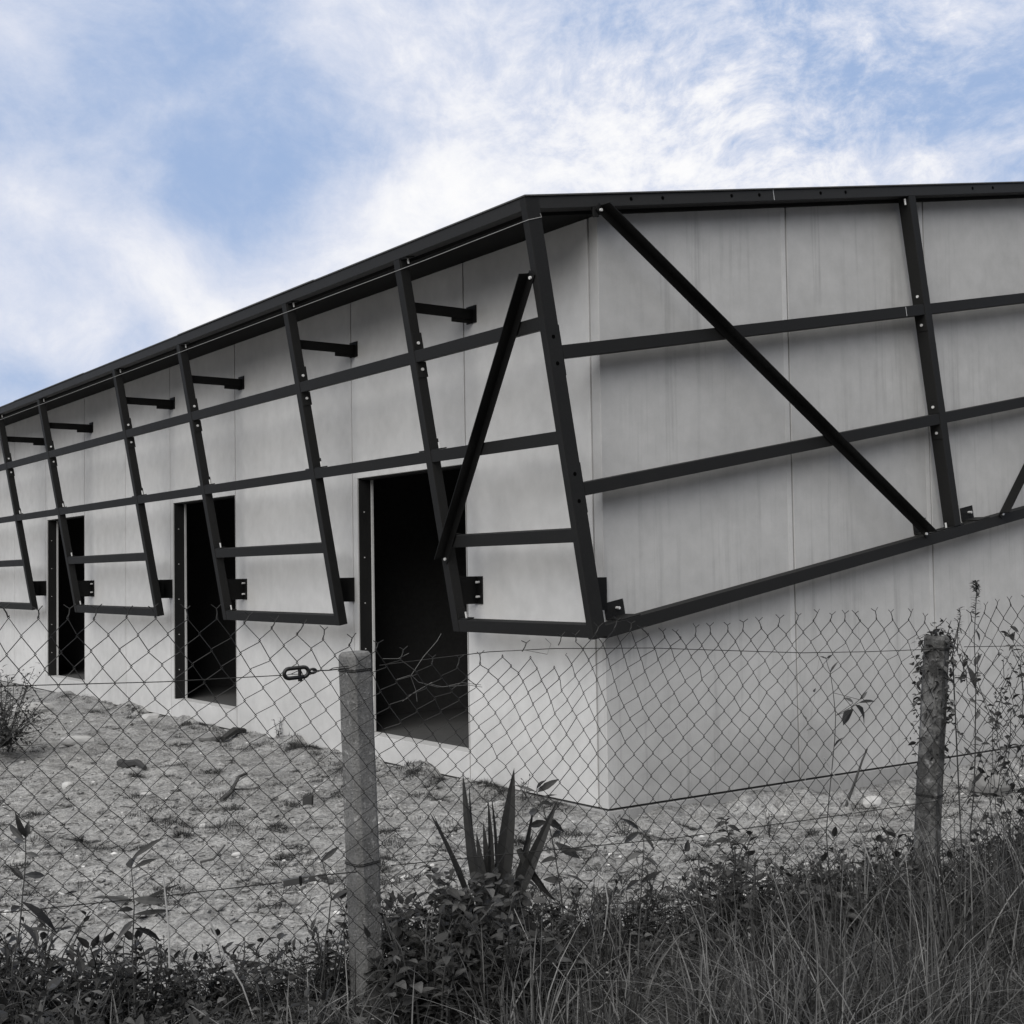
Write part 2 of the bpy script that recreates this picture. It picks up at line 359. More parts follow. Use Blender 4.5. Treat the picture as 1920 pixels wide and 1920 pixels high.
def sstep(x, a, b_):
    t = np.clip((x - a) / (b_ - a), 0, 1); return t * t * (3 - 2 * t)
def ground_h(X, Y, detail=True):
    X = np.asarray(X, float); Y = np.asarray(Y, float)
    nd = (X - FP1[0]) * FN[0] + (Y - FP1[1]) * FN[1]            # distance in front of the fence
    h = 0.09 * sstep(nd, -1.7, -0.1) - 0.015
    right = sstep(X, -0.6, 0.6) * sstep(-Y, -0.1, 0.05)
    h = h - 0.135 * right * (1 - sstep(-Y, 0.5, 1.8))
    mound = np.exp(-(((X + 2.6) / 0.9) ** 2 + ((Y - 8.2) / 1.6) ** 2)); h = h + 0.16 * mound
    if detail:
        out = 1 - sstep(np.minimum(X, Y), -0.15, 0.0)
        h = h + out * (0.05 * fbm(X * 1.1, Y * 1.1, 3) + 0.06 * fbm(X * 4, Y * 4, 5, 0.6))
    if detail:
        h = h + (Y > -0.05) * np.exp(-((X + 0.05) / 0.22) ** 2) * (0.035 + 0.11 * fbm(Y * 2.2, X * 3 + 4, 4, 0.6)) * sstep(Y, 0.2, 1.5)
        h = h + (X > 0.1) * np.exp(-((Y + 0.05) / 0.3) ** 2) * np.clip(0.02 + 0.16 * fbm(X * 1.8, Y * 3 + 9, 4, 0.6), 0, .12)
    inside = (X > 0.03) & (Y > 0.03)
    return np.where(inside, -0.2, h)
def gz(x, y): return float(ground_h(np.array([x]), np.array([y]))[0])

# ---------------------------------------------------------------- ground
def axis(lo, hi, st, far):
    a = list(np.arange(lo, hi, st)); d = st; x = lo; L = []
    while x > -far: d *= 1.35; x -= d; L.append(x)
    d = st; x = a[-1]; Rr = []
    while x < far: d *= 1.35; x += d; Rr.append(x)
    return np.array(L[::-1] + a + Rr)
gx = axis(-7.5, 4.5, 0.042, 600); gy = axis(-6.6, 9.5, 0.05, 600)
GX, GY = np.meshgrid(gx, gy); GZ = ground_h(GX, GY)
nx, ny = len(gx), len(gy)
me = bpy.data.meshes.new("ground")
V = np.stack([GX, GY, GZ], -1).reshape(-1, 3)
ii = (np.arange(ny - 1)[:, None] * nx + np.arange(nx - 1)[None, :]).ravel()
F = np.stack([ii, ii + 1, ii + nx + 1, ii + nx], -1)
me.from_pydata(V.tolist(), [], F.tolist()); me.materials.append(MGR)
me.polygons.foreach_set('use_smooth', [True] * len(me.polygons))
go = bpy.data.objects.new("ground", me); COL.objects.link(go); tag(go, kind='structure')

# ---------------------------------------------------------------- the concrete building
TAN = math.tan(math.radians(10.0)); CA, SA = math.cos(math.radians(10)), math.sin(math.radians(10))
EX, EY, EZ = np.eye(3)
DECK0 = 4.03                                # underside of the roof deck above the wall corner
bld = thing("concrete_building", "grey concrete panel building with tall dark doorways and a sloping roof edge", "building")
LEN_L, LEN_R = 19.0, 13.0
ZB = 0.016
def left_panel(y0, y1, door=None, jamb=0.07, T=0.18):
    if door: T = 0.155
    g = 0.0075
    top = DECK0 + 0.02
    me_ = MB()
    if door is None:
        me_.wbox((0, T), (y0 + g, y1 - g), (ZB, top))
    else:
        d0, d1, z0, z1 = door
        # one plate with an opening: outline ring, front and back
        oy = [y0 + g, y1 - g]
        out = [(oy[0], ZB), (oy[1], ZB), (oy[1], top), (oy[0], top)]
        inn = [(d0, z0), (d1, z0), (d1, z1), (d0, z1)]
        V = [(0, *p) for p in out] + [(0, *p) for p in inn] + [(T, *p) for p in out] + [(T, *p) for p in inn]
        F = []
        for k in range(4):
            l = (k + 1) % 4
            F += [(k, 4 + k, 4 + l, l), (8 + k, 8 + l, 12 + l, 12 + k), (k, l, 8 + l, 8 + k), (4 + k, 12 + k, 12 + l, 4 + l)]
        me_.add(V, F)
    return me_.build("wall_panel", MC_L, bld, 0.003)
left_joints = [(0.102, 1.645, 0), (1.645, 3.445, 1), (3.445, 5.935, 0), (5.935, 7.735, 1), (7.735, 9.21, 0), (9.21, 10.775, 0),
               (10.775, 12.52, 1), (12.52, 14.1, 0), (14.1, 15.7, 0), (15.7, 17.45, 1), (17.45, LEN_L, 0)]
for y0, y1, dr in left_joints:
    if dr:
        d0, d1 = y0 + 0.012, y1 - 0.085
        pn = left_panel(y0, y1, (d0, d1, 0.222, 2.445))
        jb = MB(); jb.wbox((0.012, 0.127), (d1 - 0.012, d1 - 0.0005), (0.224, 2.443))
        j = jb.build("door_jamb", MLINER, pn, 0.002)
        for zz in (0.55, 0.95, 1.35, 1.75, 2.15): jb = MB(); jb.disc((0.06, d1 - 0.012, zz), (0, -1, 0), 0.006, 8, 0.003); jb.build("screw", MBOLT, pn)
        st = MB(); st.wbox((0.130, 0.153), (d1 - 0.02, d1 - 0.0005), (0.224, 2.443)); st.build("door_stop", MC_L, pn, 0.002)
        jb = MB(); jb.wbox((0.03, 0.14), (d0 + 0.0005, d1 - 0.021), (2.432, 2.4445)); jb.build("door_head", MLINER, pn, 0.002)
    else:
        left_panel(y0, y1)
rj = [0.0, 1.865, 3.54, 5.28, 7.0, 8.72, 10.44, LEN_R]
for x0, x1 in zip(rj[:-1], rj[1:]):
    p = MB(); g = 0.008; a0, a1 = x0 + (g if x0 > 0 else 0), x1 - g
    t0, t1 = DECK0 + 0.02 + TAN * a0, DECK0 + 0.02 + TAN * a1
    V = [(a0, 0, ZB), (a1, 0, ZB), (a1, 0, t1), (a0, 0, t0), (a0, 0.092, ZB), (a1, 0.092, ZB), (a1, 0.092, t1), (a0, 0.092, t0)]
    p.add(V, [(0, 1, 2, 3), (5, 4, 7, 6), (0, 4, 5, 1), (3, 2, 6, 7), (0, 3, 7, 4), (1, 5, 6, 2)])
    p.build("wall_panel", MC_R, bld, 0.003)
for x0, (za, zb) in ((1.856, (0.9, 4.30)), (3.531, (0.02, 4.60)), (5.271, (0.02, 4.9)),):
    p = MB(); p.wbox((x0 - 0.052, x0 - 0.004), (-0.0015, 0.003), (za, zb)); p.build("joint_strip", MC_J, bld)
# joint filler (dark, behind the gaps), plinth, floor, inner walls, roof
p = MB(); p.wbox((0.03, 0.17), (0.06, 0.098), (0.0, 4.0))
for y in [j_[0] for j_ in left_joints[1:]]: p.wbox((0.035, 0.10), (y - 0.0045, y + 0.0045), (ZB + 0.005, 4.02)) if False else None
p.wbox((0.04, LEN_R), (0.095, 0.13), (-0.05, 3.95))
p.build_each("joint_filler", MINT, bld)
p = MB()
p.wbox((0.0, 0.18), (0.0, LEN_L), (-0.7, 0.0)); p.wbox((0.182, LEN_R), (0.0, 0.16), (-0.7, 0.0)); p.build_each("plinth", MC_P, bld, 0.005)
p = MB(); p.wbox((0.05, 0.17), (0.05, LEN_L - 0.05), (-0.002, ZB + 0.002)); p.wbox((0.172, LEN_R - 0.05), (0.05, 0.09), (-0.002, ZB + 0.002)); p.build_each("bedding_joint", MINT, bld)
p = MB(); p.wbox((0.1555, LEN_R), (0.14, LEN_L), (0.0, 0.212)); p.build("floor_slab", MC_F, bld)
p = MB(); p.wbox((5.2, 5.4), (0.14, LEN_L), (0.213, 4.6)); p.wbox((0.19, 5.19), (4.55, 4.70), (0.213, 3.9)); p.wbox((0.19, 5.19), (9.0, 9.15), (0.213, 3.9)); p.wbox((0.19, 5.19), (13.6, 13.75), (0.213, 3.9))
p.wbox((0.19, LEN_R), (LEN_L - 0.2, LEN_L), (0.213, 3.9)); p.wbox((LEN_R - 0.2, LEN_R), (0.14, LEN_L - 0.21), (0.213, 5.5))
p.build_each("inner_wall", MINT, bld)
# frame axes: U runs up the leaning posts, VV up the roof slope, NO points outwards from the leaning plane
U = np.array([-SA, 0, CA]); VV = np.array([CA, 0, SA]); NO = -VV
P0 = np.array([-0.24, 0.0, 1.186]); P0R = np.array([-0.24, -0.17, 1.186])
YF = 16.9
LV = (LEN_R + 0.9)
p = MB(); p.box(P0R, VV, EY, U, (0.125, LV), (0.125, LEN_L + 0.17), (2.745, 2.842)); p.build("roof_deck", MDECK, bld)
p = MB()
for k in range(7):
    a0 = -0.010 + k * 2.9; p.box(P0R, VV, EY, U, (-0.006 - 0.002 * (k % 2), LV), (a0 + 0.001, a0 + 2.9), (2.8475 + 0.003 * (k % 2), 2.858 + 0.004 * (k % 2)))
p.build_each("roof_sheet", MROOF, bld, 0.002)

# ---------------------------------------------------------------- steel cladding frame
fr = thing("steel_frame", "black bolted steel lattice of leaning posts and rails hung before the concrete walls", "steel frame", (-0.24, -0.17, 1.186))
fr_inv = Matrix.Translation((-0.24, -0.17, 1.186)).inverted()
def fpart(mb, name, m, bevel=0.003, parent=None, smooth=False):
    o = mb.build(name, m, parent or fr, bevel, smooth); o.matrix_parent_inverse = fr_inv if parent is None else Matrix.Identity(4)
    return o
# post positions (their far edge along Y)
PY = [1.49, 3.35, 5.72, 7.60, 10.44, 12.40, 15.35, 17.25]
DEP = 0.08
def lpost(y1, s0=-0.022, s1=2.764):
    m_ = MB(); m_.box(P0, EY, VV, U, (y1 - 0.08, y1), (0, DEP), (s0, s1)); return m_
def bolt(c, nrm, parent, r=0.011, h=0.014):
    m_ = MB(); m_.disc(c, nrm, r, 8, h); o = m_.build("bolt", MBOLT, parent); return o
cm = MB(); cm.box(P0R, VV, EY, U, (0.0, 0.11), (0.0, 0.06), (-0.03, 2.8465))
corner = fpart(cm, "corner_post", MS)
corner["label"] = "corner post with pairs of bolt holes"
h_ = MB()
for v_, s_ in ((0.055, 1.945), (0.055, 1.772), (0.055, 1.052), (0.055, 0.874)):
    h_.disc(P0R + VV * v_ + U * s_ + EY * 0.0005, -EY, 0.0135, 12, 0.0015)
h_.build_each("bolt_hole", MHOLE, corner)
h_ = MB()
for s0, s1 in ((1.69, 2.02), (0.79, 1.12)): h_.box(P0R, VV, EY, U, (0.1102, 0.118), (0.004, 0.056), (s0, s1))
for s0, s1 in ((1.98, 2.2), (1.24, 1.48), (0.6, 0.82)): h_.box(P0R, VV, EY, U, (0.02, 0.09), (0.0602, 0.066), (s0, s1))
h_.build_each("splice_plate", MS, corner, 0.002)
for i, y1 in enumerate(PY):
    po = fpart(lpost(y1), "post", MS)
    sp = MB()
    for s0, s1 in ((1.885, 2.215),):
        sp.box(P0, EY, VV, U, (y1 - 0.0862, y1 - 0.0802), (0.004, DEP + 0.008), (s0, 1.999)); sp.box(P0, EY, VV, U, (y1 - 0.0862, y1 - 0.0802), (0.004, DEP + 0.008), (2.087, s1))
        sp.box(P0, EY, VV, U, (y1 + 0.0002, y1 + 0.006), (0.004, DEP), (s0, s1))
    sp.box(P0, EY, VV, U, (y1 - 0.0862, y1 - 0.0802), (0.01, DEP + 0.006), (1.352, 1.425))
    sp.box(P0, EY, VV, U, (y1 - 0.19, y1 - 0.0802), (0.01, DEP), (1.3425, 1.3515)); sp.box(P0, EY, VV, U, (y1 + 0.0002, y1 + 0.09), (0.01, DEP), (1.3425, 1.3515))
    sp.box(P0, EY, VV, U, (y1 - 0.0862, y1 - 0.0802), (0.01, DEP), (2.69, 2.764)); sp.box(P0, EY, VV, U, (y1 - 0.17, y1 - 0.0802), (0.01, DEP), (2.757, 2.7645))
    if i % 2 == 0:
        for s_ in (0.70, 0.066):
            sp.box(P0, EY, VV, U, (y1 - 0.0862, y1 - 0.0802), (0.01, DEP), (s_ + 0.01, s_ + 0.085)); sp.box(P0, EY, VV, U, (y1 - 0.19, y1 - 0.0802), (0.01, DEP), (s_ + 0.0005, s_ + 0.009))
    sp.build_each("splice_plate", MS, po, 0.0015)
    for s_ in (2.14, 1.945): bolt(P0 + EY * (y1 - 0.0862) + VV * 0.045 + U * s_, -EY, po, 0.0115, 0.010)
    bolt(P0 + EY * (y1 - 0.14) + VV * 0.05 + U * 1.351, U, po, 0.007, 0.045)
    bolt(P0 + EY * (y1 - 0.125) + VV * 0.05 + U * 2.72, U, po, 0.007, 0.036)
    if i % 2 == 0:
        for s_ in (0.709, 0.075): bolt(P0 + EY * (y1 - 0.13) + VV * 0.05 + U * s_, U, po, 0.007, 0.045)
    # upper stand-off bracket to the wall
    up = MB(); za, zb = 3.545, 3.625
    up.wbox((-0.585, -0.012), (y1 + 0.008, y1 + 0.016), (za + 0.0, zb)); up.wbox((-0.585, -0.012), (y1 + 0.0162, y1 + 0.075), (zb - 0.008, zb))
    up.wbox((-0.20, -0.0045), (y1 + 0.0162, y1 + 0.024), (za - 0.03, za + 0.05))
    br = fpart(up, "bracket", MSD, 0.0015)
    up = MB(); up.wbox((-0.0115, -0.0005), (y1 - 0.03, y1 + 0.10), (3.52, 3.655)); pl = up.build("wall_plate", MSD, br, 0.0015)
    bolt((-0.0115, y1 + 0.025, 3.605), (-1, 0, 0), br, 0.010, 0.030)
    odd = i % 2 == 1; ya = y1 + (0.072 if odd else 0.007)
    lo = MB(); lo.wbox((-0.215, -0.0122), (ya, ya + 0.012), (1.365, 1.575))
    if odd: lo.wbox((-0.23, -0.13), (y1 + 0.0005, ya - 0.0002), (1.385, 1.555))
    br = fpart(lo, "bracket", MSD, 0.0015)
    pa, pb_ = (ya + 0.0005, ya + 0.115) if odd else (y1 - 0.06, y1 + 0.055)
    lo = MB(); lo.wbox((-0.012, -0.0005), (pa, pb_), (1.365, 1.575)); lo.build("wall_plate", MSD, br, 0.0015)
    for zz in (1.42, 1.53): bolt((-0.012, pb_ - 0.03 if odd else y1 - 0.025, zz), (-1, 0, 0), br, 0.009, 0.03)
# corner post lower bracket
lo = MB(); lo.wbox((-0.15, -0.0005), (-0.030, -0.018), (1.34, 1.56)); lo.wbox((-0.16, -0.148), (-0.108, -0.0305), (1.34, 1.56)); fpart(lo, "bracket", MSD, 0.0015)
# rails on the eaves side, between the posts
def lrail(y0, y1, s0, s1):
    m_ = MB(); m_.box(P0, EY, VV, U, (y0, y1), (0.003, DEP - 0.003), (s0, s1)); return fpart(m_, "rail", MS)
for s0, s1 in ((2.0, 2.086), (1.256, 1.342)):
    ys = [-0.109] + PY
    prev = -0.109
    for y1 in PY:
        lrail(prev + 0.0005, y1 - 0.0805, s0, s1); prev = y1
pairs = [(-0.109, PY[0]), (PY[1], PY[2]), (PY[3], PY[4]), (PY[5], PY[6])]
for s0, s1 in ((0.612, 0.70), (-0.022, 0.066)):
    for a0, a1 in pairs:
        lrail(a0 + 0.0005, a1 - 0.0805, s0, s1)
m_ = MB(); m_.box(P0, EY, VV, U, (-0.1085, YF + 0.6), (0.002, 0.12), (2.766, 2.8465)); fpart(m_, "fascia_beam", MSF)
# gable side
m_ = MB(); m_.box(P0R, VV, EY, U, (0.1105, LV), (0.002, 0.12), (2.766, 2.8465)); fas = fpart(m_, "fascia_beam", MSF)
h_ = MB()
for v_ in (0.905, 1.198, 1.878, 2.168, 2.848, 3.142, 4.803, 5.097, 5.9, 6.2, 7.6, 7.9):
    h_.disc(P0R + VV * v_ + U * 2.811 + EY * 0.0021, -EY, 0.0135, 12, 0.0015)
h_.build_each("bolt_hole", MHOLE, fas)
m_ = MB(); m_.box(P0R, VV, EY, U, (2.32, 2.323), (0.0005, 0.0022), (2.77, 2.848)); m_.build("weld_seam", MBOLT, fas)
GP = [3.92, 8.0, 12.1]
for v0 in GP:
    m_ = MB(); m_.box(P0R, VV, EY, U, (v0, v0 + 0.085), (0.0, 0.11), (0.052, 2.764)); po = fpart(m_, "post", MS)
    sp = MB()
    for s0, s1 in ((1.67, 1.798), (1.888, 2.02), (0.78, 0.898), (0.988, 1.1)): sp.box(P0R, VV, EY, U, (v0 - 0.0062, v0 - 0.0002), (-0.002, 0.09), (s0, s1))
    for s0, s1 in ((1.67, 2.02), (0.78, 1.1)): sp.box(P0R, VV, EY, U, (v0 + 0.0852, v0 + 0.0912), (0.004, 0.06), (s0, s1))
    sp.box(P0R, VV, EY, U, (v0 - 0.12, v0 + 0.14), (0.01, 0.10), (0.0425, 0.0515))
    sp.build_each("splice_plate", MS, po, 0.0015)
    for s_ in (1.955, 1.72, 1.045, 0.83): bolt(P0R + VV * (v0 - 0.0062) + U * s_ + EY * 0.045, -VV, po, 0.0115, 0.010)
    bolt(P0R + VV * (v0 - 0.05) + U * 0.051 + EY * 0.05, U, po, 0.008, 0.04); bolt(P0R + VV * (v0 - 0.02) + U * 2.70 + EY * 0.03, U, po, 0.008, 0.05)
def grail(v0, v1, s0, s1):
    m_ = MB(); m_.box(P0R, VV, EY, U, (v0, v1), (0.003, 0.115), (s0, s1)); return fpart(m_, "rail", MS)
for s0, s1 in ((1.80, 1.886), (0.90, 0.986)):
    prev = 0.1185
    for v0 in GP: grail(prev, v0 - 0.0005, s0, s1); prev = v0 + 0.0855
ol = grail(0.1105, 12.2, -0.045, 0.042)
m_ = MB(); m_.box(P0R, VV, EY, U, (3.68, 3.683), (0.0015, 0.0032), (1.805, 1.881)); m_.build("weld_seam", MBOLT, ol)
for v0 in (0.26, 3.60, 4.25, 7.6, 8.3):
    m_ = MB(); m_.box(P0R, VV, EY, U, (v0, v0 + 0.17), (0.162, 0.1695), (0.0435, 0.155)); m_.box(P0R, VV, EY, U, (v0, v0 + 0.17), (0.005, 0.1618), (0.0435, 0.051))
    tb = fpart(m_, "bracket", MS, 0.0015)
    bolt(P0R + VV * (v0 + 0.1) + U * 0.105 + EY * 0.162, -EY, tb, 0.010, 0.035)
# diagonal braces: steel angles, one leg flat on the rails, the other standing out
def brace(a, b_, nrm, wd, ht, side, name="brace"):
    a = np.asarray(a); b_ = np.asarray(b_); t = b_ - a; L = np.linalg.norm(t); t /= L; w = np.cross(nrm, t) * side
    m_ = MB(); m_.box(a, t, w, nrm, (0, L), (-0.006, wd), (0, 0.007)); m_.box(a, t, w, nrm, (0.02, L - 0.02), (-0.006, 0.0015), (0.0072, ht))
    o = fpart(m_, name, MSD, 0.0012)
    for d_ in (0.035, L - 0.035): bolt(a + t * d_ + w * wd * 0.55 + nrm * 0.007, nrm, o, 0.011, 0.012)
    return o
A = P0 + NO * 0.004
brace_l = brace(A + EY * (-0.115) + U * 2.385, A + EY * 1.465 + U * 0.525, NO, 0.055, 0.085, 1)
A = P0R - EY * 0.004
brace(A + VV * 0.60 + U * 2.785, A + VV * 3.56 + U * 0.055, -EY, 0.05, 0.095, -1)
brace(A + VV * 4.53 + U * 0.045, A + VV * 7.85 + U * 2.70, -EY, 0.05, 0.095, -1)
m_ = MB(); m_.box(P0R, VV, EY, U, (0.555, 0.60), (0.004, 0.02), (2.70, 2.765)); fpart(m_, "gusset", MS, 0.002)
# string line under the eaves beam
m_ = MB(); pts = [P0R + VV * 0.10 + U * 2.735 - EY * 0.004, P0R + VV * 0.108 + U * 2.712 - EY * 0.004, P0R + VV * 0.0 + U * 2.697 - EY * 0.003 - VV * 0.004]
for y in np.linspace(-0.10, YF, 30): pts.append(P0 + EY * y + U * (2.697 - 0.010 * sstep(y, -0.1, 1.2)) - VV * 0.006)
m_.tube(pts, 0.0022, 5); fpart(m_, "string_line", MSTR, 0)

# ---------------------------------------------------------------- chain-link fence
fe = thing("chain_link_fence", "sagging chain link fence on two leaning concrete posts before the building", "fence", (FP1[0], FP1[1], 0.08))
fe_inv = Matrix.Translation((FP1[0], FP1[1], 0.08)).inverted()
def fence_part(mb, name, m, bevel=0.0, smooth=False):
    o = mb.build(name, m, fe, bevel, smooth); o.matrix_parent_inverse = fe_inv; return o
def px_s(px):                                  # where a pixel column meets the fence line
    r = RM @ np.array([(px - 960) / FPX, 0, 1.0]); A_ = np.array([[FD[0], -r[0]], [FD[1], -r[1]]])
    s_, t_ = np.linalg.solve(A_, CAM[:2] - FP1); return s_, t_
def pz(px, py):                                # pixel -> (s, z) on the fence
    s_, t_ = px_s(px); return s_, CAM[2] + (RM @ np.array([(px - 960) / FPX, (py - 960) / FPX, 1.0]))[2] * t_
TOPPX = [(-300, 1165), (0, 1160), (320, 1158), (375, 1166), (485, 1186), (540, 1202), (585, 1212), (632, 1222), (700, 1242), (760, 1252), (810, 1240), (850, 1226), (900, 1210),
         (960, 1205), (1000, 1198), (1030, 1184), (1080, 1182), (1150, 1196), (1250, 1190), (1350, 1180), (1450, 1166), (1600, 1162), (1680, 1168), (1735, 1188), (1790, 1162), (1830, 1142), (1900, 1127), (2300, 1090)]
tp = np.array([pz(x, y) for x, y in TOPPX])
def ztop(s_): return float(np.interp(s_, tp[:, 0], tp[:, 1]))
cols = [-3.3]
while cols[-1] < FLEN + 1.9:
    s_ = cols[-1]; pt = float(np.interp(s_, [-3.3, -1.2, -0.5, 0.0, 0.63, 1.3, 2.2, 3.0], [0.082, 0.0835, 0.090, 0.087, 0.077, 0.089, 0.086, 0.082])); cols.append(s_ + pt / 2)
cols = np.array(cols); RH = 0.0442; NR = 30; ZT0 = 1.345
fr_ = np.random.default_rng(5)
jit = fr_.normal(0, 0.0010, (len(cols), NR + 1, 3))
def node(c, r):                                # column c, row r counted from the top
    s0 = cols[c]; zt = ztop(s0)
    w = math.exp(-(r / 9.0) ** 2); z = ZT0 - r * RH
    z = z + (zt - ZT0) * (0.12 + 0.88 * math.exp(-r / 11.0))
    shear = np.interp(s0, [-1.8, -1.1, -0.5, 0.0, 0.35, 0.8, 1.4, 2.0, 2.45, 2.7, 3], [0, 0.05, 0.12, 0.13, 0.15, 0.15, 0.13, 0.13, 0.12, 0.03, 0.0])
    amp = 1 + 2.0 * w
    s0 = s0 + 0.010 * math.sin(s0 * 3.1 + r * .21) + 0.007 * math.sin(s0 * 7.7 - r * .37)
    s1 = s0 - shear * (1 - w) * 0.0 + shear * math.exp(-(r / 6.5) ** 1.5) + jit[c, r, 0] * amp
    n1 = 0.012 * math.sin(s0 * 2.3) + 0.05 * w * math.sin(s0 * 1.7 + 1) * (0.4 if s0 < 0 else 1) + jit[c, r, 2] * amp
    xy = fence_xy(s1, n1 + 0.075)
    return np.array([xy[0], xy[1], z + jit[c, r, 1] * amp])
ND = {}
for c in range(len(cols)):
    for r in range(NR + 1):
        if (c + r) % 2 == 0: ND[c, r] = node(c, r)
mw = MB(); FN3 = np.array([FN[0], FN[1], 0]); FD3 = np.array([FD[0], FD[1], 0])
for c in range(len(cols) - 1):
    pts = []
    for r in range(NR + 1):
        if (c + r) % 2 == 0: P_, e = ND[c, r], -1
        else: P_, e = ND[c + 1, r], 1
        hk = 0.0035
        pts += [P_ + np.array([0, 0, 0.006]) + FN3 * 0.002 * e - FD3 * e * 0.003, P_ + FD3 * hk * e, P_ + np.array([0, 0, -0.006]) - FN3 * 0.002 * e - FD3 * e * 0.003]
    gap = 0.33 < cols[c] < 0.62
    if gap: pts = pts[3 * int(fr_.integers(1, 3)):]
    mw.tube(pts, 0.0015, 4)
for c in range(len(cols)):                     # twisted ends standing up along the top edge
    if (c, 0) in ND:
        if 0.1 < cols[c] < 0.55 and fr_.random() < 0.6: continue
        B0 = ND[c, 0]; ln = fr_.uniform(0.022, 0.034); tl = FD3 * fr_.normal(0, 0.010 if cols[c] < -0.9 or cols[c] > 2.8 else 0.016)
        T = B0 + np.array([0, 0, ln]) + tl
        mw.tube([B0 - FD3 * .002, B0 * .5 + T * .5 + FD3 * .0015, T], 0.0023, 4); 
        for sg in (-1, 1):
            mw.tube([T, T + FD3 * sg * fr_.uniform(.012, .02) + np.array([0, 0, fr_.uniform(.008, .018)]) + FN3 * fr_.normal(0, .004)], 0.0015, 4)
fence_part(mw, "wire_mesh", MWIRE)
# loose broken strands hanging beside the first post
ms = MB()
def fpt(px, py, n=0.07):
    s_, z_ = pz(px, py); xy = fence_xy(s_, n); return np.array([xy[0], xy[1], z_])
for ch in ([(752, 1262), (765, 1275), (800, 1284), (830, 1282), (855, 1280), (882, 1284)], [(700, 1232), (728, 1232), (748, 1222)], [(752, 1262), (775, 1228), (800, 1200), (808, 1186)],
           [(725, 1270), (750, 1262), (760, 1290), (762, 1310)], [(760, 1292), (785, 1278), (810, 1284), (845, 1276), (880, 1280)], [(925, 1218), (960, 1216), (1003, 1224), (1010, 1205), (1000, 1195)], [(735, 1310), (755, 1295), (790, 1275)]):
    ms.tube([fpt(x, y, 0.085) for x, y in ch], 0.0010, 4)
for o_ in ms.build_each("broken_strand", mat_plain("bright_wire", 0.09, 0.5), fe): o_.matrix_parent_inverse = fe_inv; o_["label"] = "paler broken strand curling out of the mesh"
def fpost(mb, base, top, wf, wd, yaw):
    base = np.asarray(base); top = np.asarray(top); t = top - base; L = np.linalg.norm(t); t /= L
    fx = np.array([math.cos(yaw), math.sin(yaw), 0]); fx -= t * (fx @ t); fx /= np.linalg.norm(fx); fy = np.cross(t, fx)
    c = 0.018; prof = [(-wf, -wd + c), (-wf + c, -wd), (wf - c, -wd), (wf, -wd + c), (wf, wd - c), (wf - c, wd), (-wf + c, wd), (-wf, wd - c)]
    rows = []; K = 34
    for i in range(K + 1):
        s_ = L * i / K; sc = 1.0 - 0.06 * i / K
        if i == K: sc *= 0.84
        elif i == K - 1: s_ = L - 0.012
        rows.append([base + t * s_ + fx * x * sc * (1 + fr_.normal(0, .012)) + fy * y * sc * (1 + fr_.normal(0, .012)) for x, y in prof])
    V = [p_ for r in rows for p_ in r]; n = 8
    F = [(i * n + k, i * n + (k + 1) % n, (i + 1) * n + (k + 1) % n, (i + 1) * n + k) for i in range(K) for k in range(n)] + [tuple(range(n - 1, -1, -1)), tuple(K * n + k for k in range(n))]
    mb.add(V, F); return t, fx, fy, L
yaw = math.atan2(FD[1], FD[0])
pm = MB(); b1_ = at(691, 1900, 4.70); t1_ = at(665, 1222, 4.70); b1_ = b1_ + (b1_ - t1_) * 0.25
ax1 = fpost(pm, b1_, t1_, 0.0535, 0.050, yaw + 0.34)
p1 = fence_part(pm, "fence_post", MPOST, 0.003); p1["label"] = "bare concrete fence post leaning slightly left beside the nearest doorway"
pm = MB(); b2_ = at(1735, 1640, 5.80); t2_ = at(1757, 1192, 5.80); b2_ = b2_ + (b2_ - t2_) * 0.35
ax2 = fpost(pm, b2_, t2_, 0.050, 0.050, yaw + 0.42)
p2 = fence_part(pm, "fence_post", MPOST2, 0.003); p2["label"] = "fence post leaning right, its top wrapped in creeper"
# tension wires
tw = MB(); wp = [(-250, 1285), (0, 1283), (300, 1275), (520, 1263)]
tw.tube([fpt(x, y, 0.06) for x, y in wp], 0.0017, 5); tw.tube([fpt(x, y, 0.06) for x, y in ((574, 1255), (604, 1254), (640, 1250))], 0.0022, 5)
tw.tube([fpt(x, y, 0.06) for x, y in ((604, 1254), (612, 1250), (640, 1246))], 0.0017, 5)
tw.tube([fpt(x, y, 0.065) for x, y in ((697, 1245), (800, 1232), (900, 1220), (1020, 1214), (1200, 1213), (1350, 1218), (1480, 1222), (1600, 1220), (1730, 1215))], 0.0017, 5)
tw.tube([fpt(x, y, 0.065) for x, y in ((1780, 1211), (1900, 1209), (2150, 1205))], 0.0017, 5)
[setattr(o_, "matrix_parent_inverse", fe_inv) for o_ in tw.build_each("tension_wire", MWIRE, fe)]
tw = MB(); tw.tube([fpt(x, y, 0.06) for x, y in ((-250, 1720), (86, 1687), (300, 1665), (514, 1641))], 0.0018, 5); tw.tube([fpt(x, y, 0.06) for x, y in ((572, 1630), (610, 1626), (652, 1622))], 0.002, 5)
tw.tube([fpt(x, y, 0.065) for x, y in ((714, 1610), (900, 1592), (1227, 1562), (1489, 1527), (1720, 1494))], 0.0018, 5); tw.tube([fpt(x, y, 0.065) for x, y in ((1765, 1488), (1900, 1470), (2150, 1440))], 0.0018, 5)
[setattr(o_, "matrix_parent_inverse", fe_inv) for o_ in tw.build_each("tension_wire", MWIRE, fe)]
